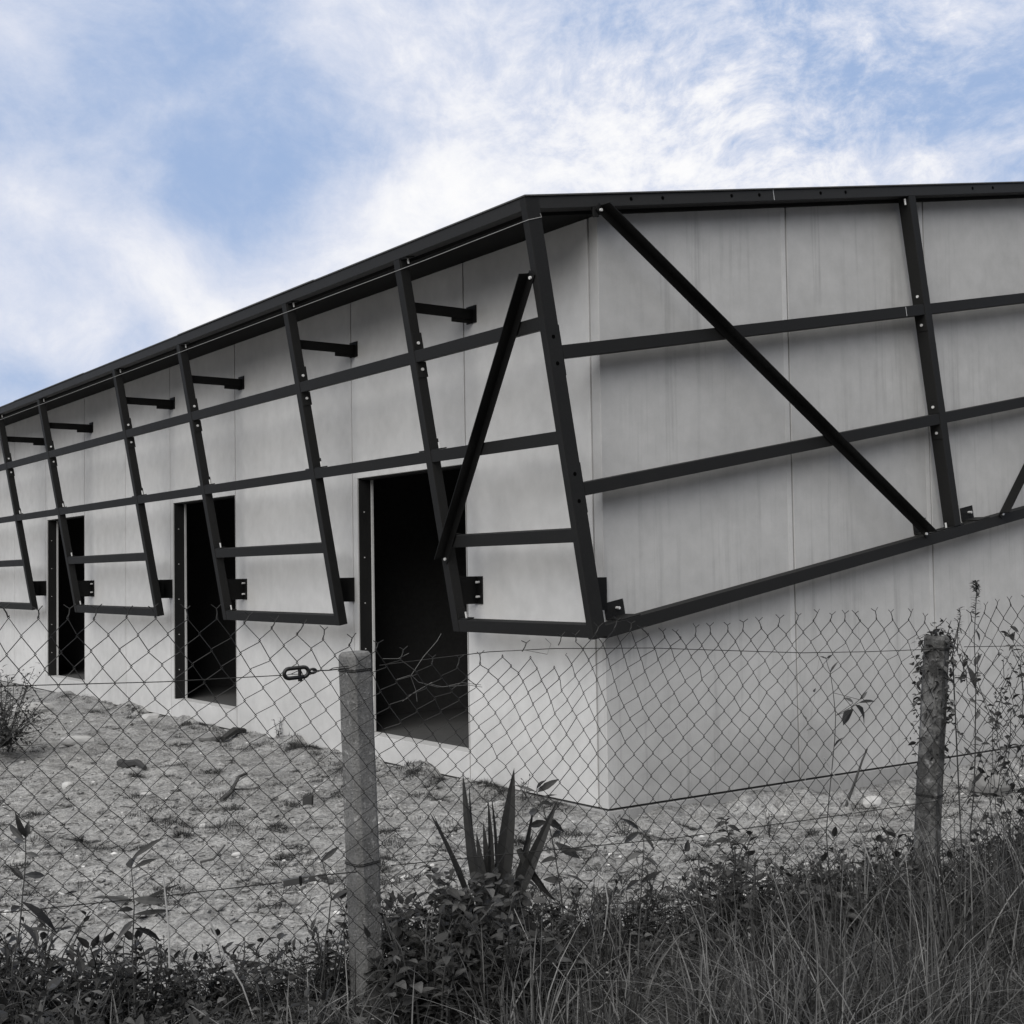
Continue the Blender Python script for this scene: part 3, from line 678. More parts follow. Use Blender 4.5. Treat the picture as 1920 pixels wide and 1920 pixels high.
def wrap(ax, base, d, parent, wf, wd, r=0.0017):
    t, fx, fy, L = ax; m_ = MB(); c = np.asarray(base) + t * d; sc = 1.0 - 0.06 * d / L
    a_, b_ = wf * sc + r, wd * sc + r; cc = 0.016
    ring = [(-a_, -b_ + cc), (-a_ + cc, -b_), (a_ - cc, -b_), (a_, -b_ + cc), (a_, b_ - cc), (a_ - cc, b_), (-a_ + cc, b_), (-a_, b_ - cc), (-a_, -b_ + cc)]
    m_.tube([c + fx * x + fy * y for x, y in ring], r, 5); m_.tube([c + fx * x + fy * y + t * 0.006 for x, y in ring], r * .8, 5)
    m_.build("wire_tie", MWIRE, parent).matrix_parent_inverse = (fe.matrix_world.inverted() if False else Matrix.Identity(4))
LL1 = ax1[3]; d_top = lambda py: LL1 * (1 - (py - 1222) / ((1900 - 1222) * 1.25))
wrap(ax1, b1_, d_top(1256), p1, 0.0535, 0.050); wrap(ax1, b1_, d_top(1616), p1, 0.0535, 0.050)
LL2 = ax2[3]; wrap(ax2, b2_, LL2 * (1 - 24 / (448 * 1.35)), p2, 0.050, 0.050); wrap(ax2, b2_, LL2 * (1 - 298 / (448 * 1.35)), p2, 0.050, 0.050)
# upper wire tensioner: an oval iron frame with a winding spool and an eye
c0 = fpt(542, 1258, 0.075); ex = fpt(575, 1256, 0.075) - fpt(520, 1262, 0.075); sc_ = np.linalg.norm(ex); ex = ex / sc_; ez = np.array([0, 0, 1.0]); ez -= ex * (ez @ ex); ez /= np.linalg.norm(ez); ey = np.cross(ez, ex)
m_ = MB(); a_, h2 = 0.026, 0.0165
ring = [c0 + ex * (a_ + h2 * math.cos(t)) + ez * h2 * math.sin(t) for t in np.linspace(-math.pi / 2, math.pi / 2, 9)] + [c0 + ex * (-a_ + h2 * math.cos(t)) + ez * h2 * math.sin(t) for t in np.linspace(math.pi / 2, 3 * math.pi / 2, 9)]
ring.append(ring[0]); m_.tube(ring, 0.0070, 8)
eye = [c0 + ex * (0.058 + 0.012 * math.cos(t)) + ez * 0.007 * math.sin(t) for t in np.linspace(0, 2 * math.pi, 13)]; m_.tube(eye, 0.0045, 7)
tn = fence_part(m_, "wire_tensioner", MTEN, 0, True); tn["label"] = "oval open iron wire tensioner"
m_ = MB(); m_.tube([c0 + ex * 0.012 - ez * 0.027, c0 + ex * 0.012 + ez * 0.018], 0.0062, 9); m_.tube([c0 + ex * 0.012 - ez * 0.030, c0 + ex * 0.012 - ez * 0.020], 0.0085, 6); m_.build("spool", MTEN, tn)
m_ = MB(); m_.tube([fpt(520, 1263, 0.075), c0 - ex * 0.02 - ez * 0.003, c0 + ex * 0.012 - ez * 0.006], 0.0013, 4); m_.tube([c0 - ex * 0.02 - ez * 0.003, c0 + ex * 0.012 + ez * 0.008], 0.0013, 4); m_.build("wound_wire", MWIRE, tn)
c1 = fpt(543, 1636, 0.07); ex1 = fpt(572, 1631, 0.07) - fpt(514, 1641, 0.07); ex1 /= np.linalg.norm(ex1); ez1 = np.array([0, 0, 1.]); ez1 -= ex1 * (ez1 @ ex1); ez1 /= np.linalg.norm(ez1); ey1 = np.cross(ez1, ex1)
m_ = MB(); hl, hh = 0.056, 0.010
for z_ in (-hh, hh - 0.004): m_.box(c1, ex1, ey1, ez1, (-hl, hl), (-0.011, 0.011), (z_, z_ + 0.004))
m_.box(c1, ex1, ey1, ez1, (-hl, -hl + 0.072), (-0.013, -0.0112), (-hh - 0.001, hh + 0.001)); m_.box(c1, ex1, ey1, ez1, (hl - 0.022, hl), (-0.013, -0.0112), (-hh + 0.0, hh)); 
tn = fence_part(m_, "wire_tensioner", mat_plain("dull_iron", 0.05, 0.5, 0.4), 0.001); tn["label"] = "flat boxy wire tensioner on the lower wire"
m_ = MB(); m_.tube([c1 - ez1 * 0.016 + ex1 * 0.004 - ey1 * 0.012, c1 + ez1 * 0.016 + ex1 * 0.004 - ey1 * 0.012], 0.005, 8); m_.build("spool", MTEN, tn)

# ---------------------------------------------------------------- plants
def rdir(r, el_lo=-0.2, el_hi=0.9):
    a = r.uniform(0, 2 * math.pi); e = r.uniform(el_lo, el_hi); return np.array([math.cos(a) * math.cos(e), math.sin(a) * math.cos(e), math.sin(e)])
def weed_mesh(seed, H=0.4, nst=3, L=0.07, Wd=0.03, per=9, shape=0, spread=0.12, droop=0.4, bare=0.15):
    r = np.random.default_rng(seed); st = MB(); lf = MB()
    for k in range(nst):
        a = r.uniform(0, 2 * math.pi); off = np.array([math.cos(a), math.sin(a), 0]) * spread * r.uniform(.2, 1)
        h = H * r.uniform(.6, 1.0); lean = rdir(r, 0, .2) * h * r.uniform(.05, .4); lean[2] = 0
        pts = []
        for i in range(7):
            t = i / 6; pts.append(off * (0.3 + 0.7 * t) + lean * t * t + np.array([0, 0, h * t]) + r.normal(0, .004, 3) * t)
        st.tube(pts, [0.003 * (1 - .6 * i / 6) for i in range(7)], 5)
        a = r.uniform(0, 6.28)
        for j in range(per):
            t = bare + (1 - bare) * (j + .5) / per; i = min(int(t * 6), 5); f = t * 6 - i; p_ = pts[i] * (1 - f) + pts[i + 1] * f
            for sgn in (0, math.pi):
                if r.random() < .2: continue
                an = a + sgn + r.normal(0, .3); e = r.uniform(-.1, .7) + (0.5 if t > .9 else 0)
                d = np.array([math.cos(an) * math.cos(e), math.sin(an) * math.cos(e), math.sin(e)])
                l = L * r.uniform(.5, 1.15) * (1.0 - 0.35 * t)
                st.tube([p_, p_ + d * l * .22], 0.0009, 3); lf.leaf(p_ + d * l * .2, d, np.array([r.normal(0, .3), r.normal(0, .3), 1]), l, Wd / L * l * r.uniform(.8, 1.2), droop * r.uniform(.3, 1.5), .3, r.normal(0, .1), shape)
            a += math.pi / 2 + r.normal(0, .2)
    return st, lf
def plant(name, st, lf, loc, label, cat, group=None, ml=None, ms_=None, rz=0.0, sc=1.0):
    o = thing(name, label, cat, tuple(loc), group); o.rotation_euler = (0, 0, rz); o.scale = (sc,) * 3
    if st.v: st.build("stem", ms_ or MSTEM, o)
    if lf.v: lf.build("leaves", ml or MLEAF, o)
    return o
def copy_tree(o):
    c = o.copy(); COL.objects.link(c)
    for ch in list(o.children):
        d = ch.copy(); COL.objects.link(d); d.parent = c; d.matrix_parent_inverse = ch.matrix_parent_inverse
    return c
def fdepth(px): return px_s(px)[1]
def ground_at(px, dn):                       # point on the ground below the fence line, dn metres in front of it
    s_, t_ = px_s(px); xy = fence_xy(s_, 0) ; d = CAM[:2] - xy; d /= np.linalg.norm(d); xy = xy + d * dn
    return np.array([xy[0], xy[1], gz(xy[0], xy[1])])
protos = []
LAB = ["broad leaved weed in the dark tangle along the foot of the fence", "bushy small leaved weed in the dark tangle along the foot of the fence", "narrow leaved weed in the dark tangle along the foot of the fence"]
specs = [(1, .38, 4, .085, .040, 8, 1, .10, 0), (2, .32, 5, .070, .034, 8, 1, .12, 0), (3, .30, 6, .045, .022, 9, 1, .15, 1), (4, .26, 7, .038, .020, 9, 1, .15, 1), (5, .42, 4, .090, .022, 9, 0, .10, 2), (6, .34, 5, .075, .018, 10, 0, .12, 2), (7, .28, 7, .055, .030, 8, 1, .16, 0)]
for sd_, H, ns, L, Wd, per, shp, spd, li in specs:
    st, lf = weed_mesh(sd_, H, ns, L, Wd, per, shp, spd)
    protos.append((st, lf, H, li))
PROT = [None] * len(protos); pr = np.random.default_rng(21)
prof_px = [(-150, 1700), (0, 1700), (60, 1690), (120, 1725), (200, 1720), (320, 1750), (420, 1745), (520, 1725), (600, 1680), (640, 1670), (720, 1650), (800, 1640), (880, 1640), (960, 1640), (1050, 1640), (1120, 1640), (1180, 1615), (1280, 1600), (1370, 1555), (1450, 1580), (1550, 1560), (1650, 1550), (1800, 1545), (1920, 1500), (2050, 1500)]
pxs = np.array(prof_px, float)
cnt = 0
for px in np.arange(-120, 2050, 15.0):
    for lane in range(3):
        x = px + pr.uniform(-10, 10); dn = (pr.uniform(-.28, .0), pr.uniform(0.05, .35), pr.uniform(.35, .75))[lane]
        if lane == 2 and (x > 700 or pr.random() < .55): continue
        if 590 < x < 765 and lane > 0: continue
        if lane == 1 and x > 1000 and pr.random() < .45: continue
        base = ground_at(x, dn); d = fdepth(x) - dn
        ty = np.interp(x, pxs[:, 0], pxs[:, 1]) + pr.uniform(-15, 50) + (10 if lane == 0 else 40 + 90 * (x < 640))
        topz = at(x, ty, d)[2]; h = topz - base[2]
        h = min(h, .55)
        if h < .05: continue
        k_ = int(pr.choice([0, 1, 2, 3, 4, 5, 6], p=[.10, .10, .2, .2, .14, .14, .12])); st, lf, H, li = protos[k_]
        sc = max(h / H, .35)
        if PROT[k_] is None:
            o = plant("weed", st, lf, base, LAB[li], "weed", "weeds along the foot of the fence"); PROT[k_] = o
        else: o = copy_tree(PROT[k_])
        o.location = tuple(base - np.array([0, 0, .01])); o.rotation_euler = (pr.normal(0, .1), pr.normal(0, .1), pr.uniform(0, 6.28)); o.scale = (sc * pr.uniform(.8, 1.25), sc * pr.uniform(.8, 1.25), sc); cnt += 1

# hand-placed taller plants: stem path in photo pixels, leaves (px, py, tip px, tip py, width m)
def px_plant(label, dn, stem, leaves, ml=None, ms_=None, r0=0.0035, fine=None, cat="weed", name="tall_weed", grp=None):
    bx = stem[0][0]; d = fdepth(bx) - dn; g = ground_at(bx, dn)
    pts = [at(x, y, d) for x, y in stem]; pts[0] = np.array([*pts[0][:2], min(pts[0][2], g[2])]) if pts[0][2] < g[2] + .05 else pts[0]
    if pts[0][2] > g[2] + 0.03: pts.insert(0, np.array([g[0], g[1], g[2] - .01]))
    loc = pts[0].copy(); rr = np.random.default_rng(int(bx * 7 + stem[-1][1]))
    fine_pts = []
    for i in range(len(pts) - 1):
        for t in (0, .5): fine_pts.append(pts[i] * (1 - t) + pts[i + 1] * t + rr.normal(0, .003, 3))
    fine_pts.append(pts[-1])
    st, lf = MB(), MB(); n = len(fine_pts)
    st.tube([p_ - loc for p_ in fine_pts], [r0 * (1 - .65 * i / n) for i in range(n)], 6)
    for x0, y0, x1, y1, w in leaves:
        a, e = at(x0, y0, d), at(x1, y1, d + rr.normal(0, .03)); v = e - a; l = np.linalg.norm(v)
        j = min(range(n), key=lambda i: np.linalg.norm(fine_pts[i] - a))
        if np.linalg.norm(fine_pts[j] - a) > .006: st.tube([fine_pts[j] - loc, a - loc], 0.0011, 4)
        v = v / l + np.array([0, 0, .25]); vw = -FWD * .6 + np.array([rr.normal(0, .4), rr.normal(0, .4), .6])
        lf.leaf(a - loc, v, vw, l * 1.03, w, .45, .3, rr.normal(0, .08), 0)
    if fine:                                    # many narrow leaves up the stem
        t0, L, Wd, num = fine
        for k_ in range(num):
            t = t0 + (1 - t0) * (k_ / num); i = min(int(t * (n - 1)), n - 2); f = t * (n - 1) - i; p_ = fine_pts[i] * (1 - f) + fine_pts[i + 1] * f
            dd = rdir(rr, -.1, .9); lf.leaf(p_ - loc, dd, np.array([0, 0, 1.]) + rr.normal(0, .3, 3), L * rr.uniform(.5, 1.2), Wd, .4, .3)
    return plant(name, st, lf, loc, label, cat, grp, ml, ms_)
px_plant("tall weed with drooping lance leaves at the left picture edge", .12, [(20, 1890), (35, 1740), (46, 1640), (48, 1570)],
         [(46, 1575, 0, 1550, .022), (48, 1570, 22, 1538, .02), (48, 1572, 55, 1540, .02), (47, 1580, 5, 1585, .02), (47, 1600, 72, 1612, .018), (46, 1640, 92, 1655, .024), (44, 1650, 15, 1622, .02), (40, 1690, 110, 1755, .03), (40, 1700, 2, 1728, .025), (36, 1730, 80, 1775, .03), (34, 1760, -10, 1790, .03)])
px_plant("weed with one long arching leaf standing alone against the sand", .12, [(252, 1890), (250, 1790), (249, 1700), (246, 1625)],
         [(246, 1612, 310, 1572, .02), (246, 1628, 246, 1602, .045), (250, 1628, 300, 1612, .018), (248, 1660, 272, 1640, .012), (250, 1690, 188, 1700, .032), (250, 1685, 305, 1710, .028), (250, 1700, 345, 1668, .014), (250, 1705, 222, 1712, .02), (250, 1715, 325, 1722, .018), (250, 1725, 225, 1765, .02), (252, 1740, 310, 1770, .022), (252, 1690, 155, 1690, .012)])
px_plant("thin weed with a single leaf touching the front fence post on its left", .10, [(600, 1850), (612, 1760), (622, 1680), (604, 1615)], [(600, 1618, 646, 1588, .02), (615, 1650, 590, 1640, .02), (620, 1690, 655, 1668, .025), (618, 1700, 585, 1720, .03)])
px_plant("leafy stem rising right of the sword leaved plant, leaves bunched at its tip", .05, [(1062, 1780), (1055, 1680), (1040, 1590), (1020, 1520), (1008, 1495)],
         [(1008, 1485, 1052, 1468, .028), (1006, 1480, 1020, 1460, .022), (1012, 1500, 1044, 1490, .022), (1008, 1500, 970, 1512, .025), (1006, 1485, 962, 1480, .014), (1012, 1520, 985, 1535, .03), (1020, 1535, 1060, 1562, .03), (1025, 1540, 990, 1560, .03), (1035, 1570, 1060, 1560, .025), (1040, 1580, 1090, 1625, .035), (1048, 1600, 1100, 1595, .02), (1046, 1610, 1010, 1620, .03), (1055, 1640, 1110, 1665, .035), (1055, 1650, 1020, 1660, .03), (1012, 1505, 1040, 1510, .02)])
px_plant("weed with hanging leaves under the building corner", .0, [(1196, 1760), (1200, 1660), (1206, 1600), (1200, 1560)],
         [(1200, 1560, 1165, 1592, .028), (1200, 1562, 1232, 1595, .026), (1198, 1556, 1178, 1548, .02), (1204, 1565, 1222, 1556, .02), (1204, 1600, 1160, 1622, .03), (1205, 1610, 1238, 1625, .028), (1200, 1650, 1170, 1668, .03), (1202, 1655, 1240, 1640, .025), (1200, 1558, 1212, 1580, .02)])
px_plant("bushy dark weed between the corner weed and the spindly stem", -.05, [(1385, 1720), (1380, 1640), (1368, 1575), (1360, 1535)], [(1362, 1540, 1340, 1555, .02), (1364, 1548, 1392, 1560, .022), (1368, 1575, 1335, 1580, .025), (1370, 1580, 1405, 1578, .025), (1375, 1610, 1345, 1620, .025), (1378, 1620, 1420, 1630, .03), (1380, 1640, 1345, 1655, .03)], fine=(.35, .05, .02, 34))
px_plant("spindly tall stem carrying a few broad leaves against the gable wall", -.02, [(1560, 1690), (1548, 1560), (1562, 1430), (1568, 1340), (1556, 1262), (1548, 1232)],
         [(1600, 1330, 1576, 1366, .05), (1604, 1322, 1630, 1360, .06), (1610, 1318, 1648, 1318, .016), (1600, 1318, 1584, 1308, .02), (1612, 1312, 1630, 1300, .015), (1556, 1262, 1570, 1240, .01), (1548, 1235, 1536, 1230, .01), (1550, 1235, 1562, 1228, .01), (1565, 1400, 1575, 1380, .012)], r0=.0028)
px_plant("nearly bare dry stalk just left of the spindly tall stem", .03, [(1515, 1700), (1508, 1560), (1512, 1400), (1530, 1290), (1538, 1225)], [(1512, 1370, 1532, 1368, .01), (1514, 1350, 1502, 1340, .01), (1530, 1290, 1522, 1310, .01), (1508, 1430, 1498, 1420, .012)], ml=MDRY, ms_=MDRYST, r0=.002)
px_plant("tallest weed, its feathery tip rising above the fence right of the creeper post", -.04, [(1812, 1690), (1818, 1560), (1828, 1420), (1830, 1300), (1826, 1200), (1830, 1110), (1830, 1090)],
         [(1828, 1180, 1845, 1215, .02), (1828, 1250, 1838, 1220, .03), (1828, 1290, 1824, 1250, .034), (1828, 1320, 1812, 1305, .012), (1828, 1350, 1844, 1328, .02), (1825, 1380, 1842, 1395, .018), (1824, 1420, 1800, 1400, .015), (1822, 1470, 1850, 1450, .02), (1820, 1330, 1796, 1290, .012)], fine=(.74, .035, .009, 90), ml=MLEAF2)
px_plant("short feathery shoot on top of the creeper covered post", -.02, [(1785, 1230), (1795, 1190), (1800, 1160), (1798, 1140)], [], fine=(.2, .03, .008, 40), ml=MLEAF2, name="shoot")
# creeper tangle at the right picture edge, clinging to the mesh
rc = np.random.default_rng(77); st, lf = MB(), MB(); cl = fpt(1900, 1620, 0.0); cl[2] = gz(cl[0], cl[1])
for k_ in range(30):
    x0 = rc.uniform(1835, 1990); x = x0; y = 1640.; pts = []
    while y > rc.uniform(1130, 1260) and len(pts) < 16:
        pts.append(fpt(x, y, .05 + rc.normal(0, .025))); y -= rc.uniform(25, 50); x += rc.normal(0, 16)
    if len(pts) < 3: continue
    st.tube([p_ - cl for p_ in pts], 0.0016, 4)
    for p_ in pts[2:]:
        for _ in range(int(rc.integers(1, 5))):
            dd = rdir(rc, -.6, .7); L = rc.uniform(.018, .055); lf.leaf(p_ + rc.normal(0, .015, 3) - cl, dd, np.array([0, 0, 1.]) + rc.normal(0, .5, 3), L, L * rc.uniform(.25, .55), .5, .3)
plant("creeper", st, lf, cl, "loose creeper tangle climbing the mesh at the right picture edge", "creeper")
st, lf = MB(), MB(); cl = np.array([b2_[0], b2_[1], gz(b2_[0], b2_[1])]); t2, fx2, fy2, L2 = ax2
for k_ in range(9):
    h = L2 * .30; a = rc.uniform(0, 6.28); pts = []
    while h < L2 * rc.uniform(.9, 1.02) and len(pts) < 20:
        pts.append(b2_ + t2 * h + (fx2 * math.cos(a) * .055 + fy2 * math.sin(a) * .055) * (1 - .06 * h / L2)); h += rc.uniform(.03, .07); a += rc.normal(0, .35)
    if len(pts) > 2: st.tube([p_ - cl for p_ in pts], 0.002, 4)
for k_ in range(420):
    h = L2 * (1 - abs(rc.normal(0, .20))); a = rc.uniform(0, 6.28)
    if h < L2 * .45: continue
    if h > L2 * .93 and math.cos(a) < -.1 and rc.random() < .7: continue
    rad = .053 + abs(rc.normal(0, .022)); p_ = b2_ + t2 * (h + rc.normal(0, .012)) + fx2 * math.cos(a) * rad + fy2 * math.sin(a) * rad
    dd = fx2 * math.cos(a) * .6 + fy2 * math.sin(a) * .6 + rc.normal(0, .6, 3); L = rc.uniform(.015, .042)
    lf.leaf(p_ - cl, dd, t2 + rc.normal(0, .5, 3), L, L * rc.uniform(.3, .6), .5, .3)
for k_ in range(150):
    p_ = b2_ + t2 * (L2 * (.99 + rc.normal(0, .018))) + fx2 * (.035 + rc.normal(0, .035)) + fy2 * rc.normal(0, .03); L = rc.uniform(.015, .04)
    lf.leaf(p_ - cl, rdir(rc, -.5, .6), rc.normal(0, 1, 3) + np.array([0, 0, .5]), L, L * rc.uniform(.2, .5), .6, .3)
plant("creeper", st, lf, cl, "dark withered creeper wound round the right hand fence post", "creeper")
# sword-leaved plant: each stiff leaf a part
yb = at(935, 1690, fdepth(935) + .12); yb[2] = gz(yb[0], yb[1])
yu = thing("yucca_plant", "stiff sword leaved plant fanned out behind the mesh under the nearest doorway", "plant", tuple(yb))
for (x0, y0, x1, y1, w, bend) in [(845, 1640, 806, 1524, .030, .0), (850, 1645, 812, 1526, .018, .0), (880, 1650, 868, 1452, .042, .0), (893, 1650, 880, 1470, .030, 0), (902, 1640, 915, 1500, .026, 0), (918, 1650, 906, 1540, .03, 0), (928, 1650, 964, 1440, .062, 0), (922, 1640, 921, 1490, .02, 0),
                                  (945, 1640, 1000, 1512, .040, 0), (950, 1660, 1046, 1500, .048, 0), (940, 1660, 1000, 1560, .03, 0), (975, 1590, 1042, 1690, .042, 0), (1000, 1660, 985, 1610, .03, 0), (975, 1740, 1050, 1705, .035, 0), (960, 1745, 1000, 1700, .03, 0), (830, 1670, 745, 1700, .025, 0), (905, 1640, 893, 1560, .03, 0)]:
    d = fdepth(935) + .10 + rc.normal(0, .04); a, e = at(x0, y0, d), at(x1, y1, d + rc.normal(0, .05)); m_ = MB(); v = e - a; l = np.linalg.norm(v); v /= l
    start = a if y0 < 1600 else (a * .5 + (yb + np.array([0, 0, .03])) * .5)
    v = e - start; l = np.linalg.norm(v); v /= l; nrm = -FWD * .8 + rc.normal(0, .35, 3); sdv = np.cross(v, nrm); sdv /= np.linalg.norm(sdv); nrm = np.cross(sdv, v)
    Vv = []; prof = ((0, .75), (.2, .95), (.45, 1.0), (.7, .72), (.88, .36), (1.0, .01))
    for sgn in (1, -1):
        for t, w_ in prof:
            c = start + v * l * t + nrm * .012 * math.sin(t * 3.1); hw = w * .54 * w_
            Vv += [c - sdv * hw + nrm * hw * .45 + nrm * .0009 * sgn, c + nrm * .0009 * sgn, c + sdv * hw + nrm * hw * .45 + nrm * .0009 * sgn]
    Ff = []; n6 = len(prof)
    for q0, rev in ((0, False), (3 * n6, True)):
        for i in range(n6 - 1):
            o_ = q0 + 3 * i
            for f_ in ((o_, o_ + 1, o_ + 4, o_ + 3), (o_ + 1, o_ + 2, o_ + 5, o_ + 4)): Ff.append(f_[::-1] if rev else f_)
    m_.add([p_ - yb for p_ in map(np.asarray, Vv)], Ff); m_.build("leaf", MYUC, yu)
# dense shrub at the foot of the sword-leaved plant
st, lf = MB(), MB(); sb = at(900, 1800, fdepth(900) - .05); sb[2] = gz(sb[0], sb[1])
for k_ in range(60):
    x = max(rc.normal(905, 100), 752); d = fdepth(900) - rc.uniform(-.1, .3); topy = 1615 + ((x - 900) / 240) ** 2 * 110 + rc.uniform(0, 150)
    T = at(x, topy, d); B_ = np.array([sb[0] + (T[0] - sb[0]) * .4, sb[1] + (T[1] - sb[1]) * .4, sb[2]])
    if T[2] < B_[2] + .05: continue
    pts = [B_ + (T - B_) * t + rc.normal(0, .012, 3) * (t > 0) for t in np.linspace(0, 1, 7)]; st.tube([p_ - sb for p_ in pts], [.003 - .0022 * i / 6 for i in range(7)], 4)
    for i in range(1, 7):
        for _ in range(4):
            dd = rdir(rc, -.3, .7); L = rc.uniform(.03, .07); p_ = pts[i] + rc.normal(0, .012, 3); lf.leaf(p_ - sb, dd, np.array([0, 0, 1.]) - FWD * .3 + rc.normal(0, .3, 3), L, L * rc.uniform(.4, .6), .5, .3, 0, 1)
plant("shrub", st, lf, sb, "dense dark leafy shrub at the foot of the sword leaved plant", "shrub")
# far shrub at the left edge by the wall
st, lf = MB(), MB(); sb = at_z(8, 1395, 0.1); 
for k_ in range(70):
    T = sb + np.array([rc.normal(-.08, .22), rc.normal(0, .4), abs(rc.normal(.34, .2))]); pts = [sb + (T - sb) * t + rc.normal(0, .02, 3) for t in np.linspace(0, 1, 5)]; st.tube([p_ - sb for p_ in pts], .003, 4)
    for i in range(1, 5):
        for _ in range(7): dd = rdir(rc, -.3, .8); L = rc.uniform(.03, .08); lf.leaf(pts[i] + rc.normal(0, .03, 3) - sb, dd, np.array([0, 0, 1.]), L, L * .35, .4, .3)
plant("shrub", st, lf, sb, "straggly low shrub on the soil bank at the far left edge", "shrub")
# small weeds against the walls
for i, (px, py, h, lab) in enumerate([(520, 1392, .28, "pale thin weed growing against the wall left of the front fence post"), (985, 1500, .22, "low weed at the wall foot left of the building corner"), (1170, 1560, .16, "small weed tuft below the building corner"), (1445, 1545, .18, "spiky weed tuft on the sand before the gable wall")]):
    st, lf = weed_mesh(300 + i, h, 5, .05, .014, 7, 0, .1); p_ = at_z(px, py, 0.0); p_[2] = gz(p_[0], p_[1]); plant("small_weed", st, lf, p_, lab, "weed", ml=MLEAF2)

# ---------------------------------------------------------------- grass and ground cover
def blades(n, place, hl, hh, w, curl, mname, m, seed, seg=4):
    r = np.random.default_rng(seed); XY = place(r, n); n = len(XY)
    z = ground_h(XY[:, 0], XY[:, 1]) - .005; h = r.uniform(hl, hh, n) * (XY[:, 2] if XY.shape[1] > 2 else 1)
    a = XY[:, 3] if XY.shape[1] > 3 else r.uniform(0, 2 * np.pi, n); ln = np.abs(r.normal(0, curl, n)) * h; dx, dy = np.cos(a), np.sin(a); b2 = a + np.pi / 2 + r.normal(0, .4, n)
    wx, wy = np.cos(b2) * w * .5, np.sin(b2) * w * .5; V = np.zeros((n, (seg + 1) * 2, 3))
    for i in range(seg + 1):
        t = i / seg; off = ln * t ** 2; zz = z + h * (t - .28 * (ln / h) * t ** 2 * np.minimum(1.6, 1)); wf = (1 - t) ** .7 * .98 + .02
        for s_, k2 in ((-1, 0), (1, 1)):
            V[:, 2 * i + k2, 0] = XY[:, 0] + dx * off + s_ * wx * wf; V[:, 2 * i + k2, 1] = XY[:, 1] + dy * off + s_ * wy * wf; V[:, 2 * i + k2, 2] = zz
    base = (np.arange(n) * (seg + 1) * 2)[:, None]
    F = np.concatenate([base + np.array([2 * i, 2 * i + 1, 2 * i + 3, 2 * i + 2]) for i in range(seg)], 0)
    me = bpy.data.meshes.new(mname); me.from_pydata(V.reshape(-1, 3).tolist(), [], F.tolist()); me.materials.append(m)
    o = bpy.data.objects.new(mname, me); COL.objects.link(o); tag(o, kind='stuff'); return o
def pl_front(r, n):                             # verge in front of the fence, growing in clumps
    out = []
    for _ in range(1150):
        s0 = r.uniform(-2.6, 5.2); n0 = -.2 + r.uniform(0, 1) ** .9 * 2.0; right = float(sstep(s0, -.2, 1.6)); c = float(fbm(np.array([s0 * 1.4 + 3]), np.array([n0 * 1.4]), 3)[0])
        if r.random() > np.clip(.55 + .45 * right + c * .8, .1, 1): continue
        if abs(s0 - .02) < .16 and n0 > -.05 and r.random() < .8: continue
        m = int(r.integers(14, 46)); o = r.normal(0, .04, (m, 2)); xy = FP1 + FD * s0 + FN * n0 + o; hs = (.72 + .26 * right) * (1 + 1.0 * c) * r.uniform(.6, 1.25)
        az = np.arctan2(o[:, 1], o[:, 0]) + r.normal(0, .7, m); out.append(np.column_stack([xy, np.full(m, np.clip(hs * r.choice([.6, 1.0, 1.25]), .25, 1.7)), az]))
    return np.concatenate(out)
g1 = blades(0, pl_front, .10, .38, .0068, 1.0, "grass", MGRASS, 31, 5); tag(g1, "grey green grass of the verge in front of the fence", "grass")
def pl_big(r, n):                               # coarse long bladed clumps at the lower right
    out = []
    for px, dn, m, h in ((1400, .25, 35, .7), (1540, .2, 35, .75), (1690, .55, 60, 1.0), (1760, .9, 90, 1.1), (1850, .7, 80, 1.0), (1600, .35, 40, .8), (1920, 1.0, 80, 1.1), (1450, .7, 30, .6), (1300, .9, 30, .55), (1180, .6, 25, .6), (760, .8, 30, .5), (160, .5, 25, .5), (60, .6, 30, .55), (1000, .9, 30, .5)):
        p_ = ground_at(px, dn); o = r.normal(0, .05, (m, 2)); out.append(np.column_stack([p_[0] + o[:, 0], p_[1] + o[:, 1], np.full(m, h), np.arctan2(o[:, 1], o[:, 0]) + r.normal(0, .5, m)]))
    return np.concatenate(out)
g4 = blades(0, pl_big, .28, .68, .0085, .8, "long_grass", MGRASS, 35, 7); tag(g4, "coarse long bladed grass arching up at the lower right", "grass")
def pl_tall(r, n):
    c = np.array([px_s(x)[0] for x in (1340, 1480, 1600, 1660, 1720, 1780, 1850)]); s_ = r.choice(c, n) + r.normal(0, .10, n); nn = r.uniform(.15, 1.1, n); xy = FP1 + np.outer(s_, FD) + np.outer(nn, FN); return xy
g2 = blades(60, pl_tall, .25, .62, .0042, .55, "dry_grass", MDRY, 32, 6); tag(g2, "tall dry grass stalks at the right of the verge", "grass")
def pl_tuft(r, n):                              # sparse tufts on the bare sand
    px = r.uniform(-60, 1900, 330); py = r.uniform(1330, 1690, 330); yy = r.uniform(0.3, 11, 70); out = []
    for x, y in list(zip(px, py)) + [(None, v_) for v_ in yy]:
        p_ = at_z(x, y, .02) if x is not None else np.array([-.08 - abs(r.normal(0, .08)), y, 0])
        if p_[0] > -.06 and p_[1] > -.1: continue
        if -p_[1] < .25 and p_[0] > 0: continue
        m = int(r.integers(60, 480)); rad = r.uniform(.03, .14); o = r.normal(0, rad, (m, 2)); out.append(np.column_stack([p_[0] + o[:, 0], p_[1] + o[:, 1], r.uniform(.5, 1.3) * np.exp(-(np.hypot(o[:, 0], o[:, 1]) / (1.6 * rad)) ** 2) + .12, np.arctan2(o[:, 1], o[:, 0]) + r.normal(0, .8, m)]))
    return np.concatenate(out)
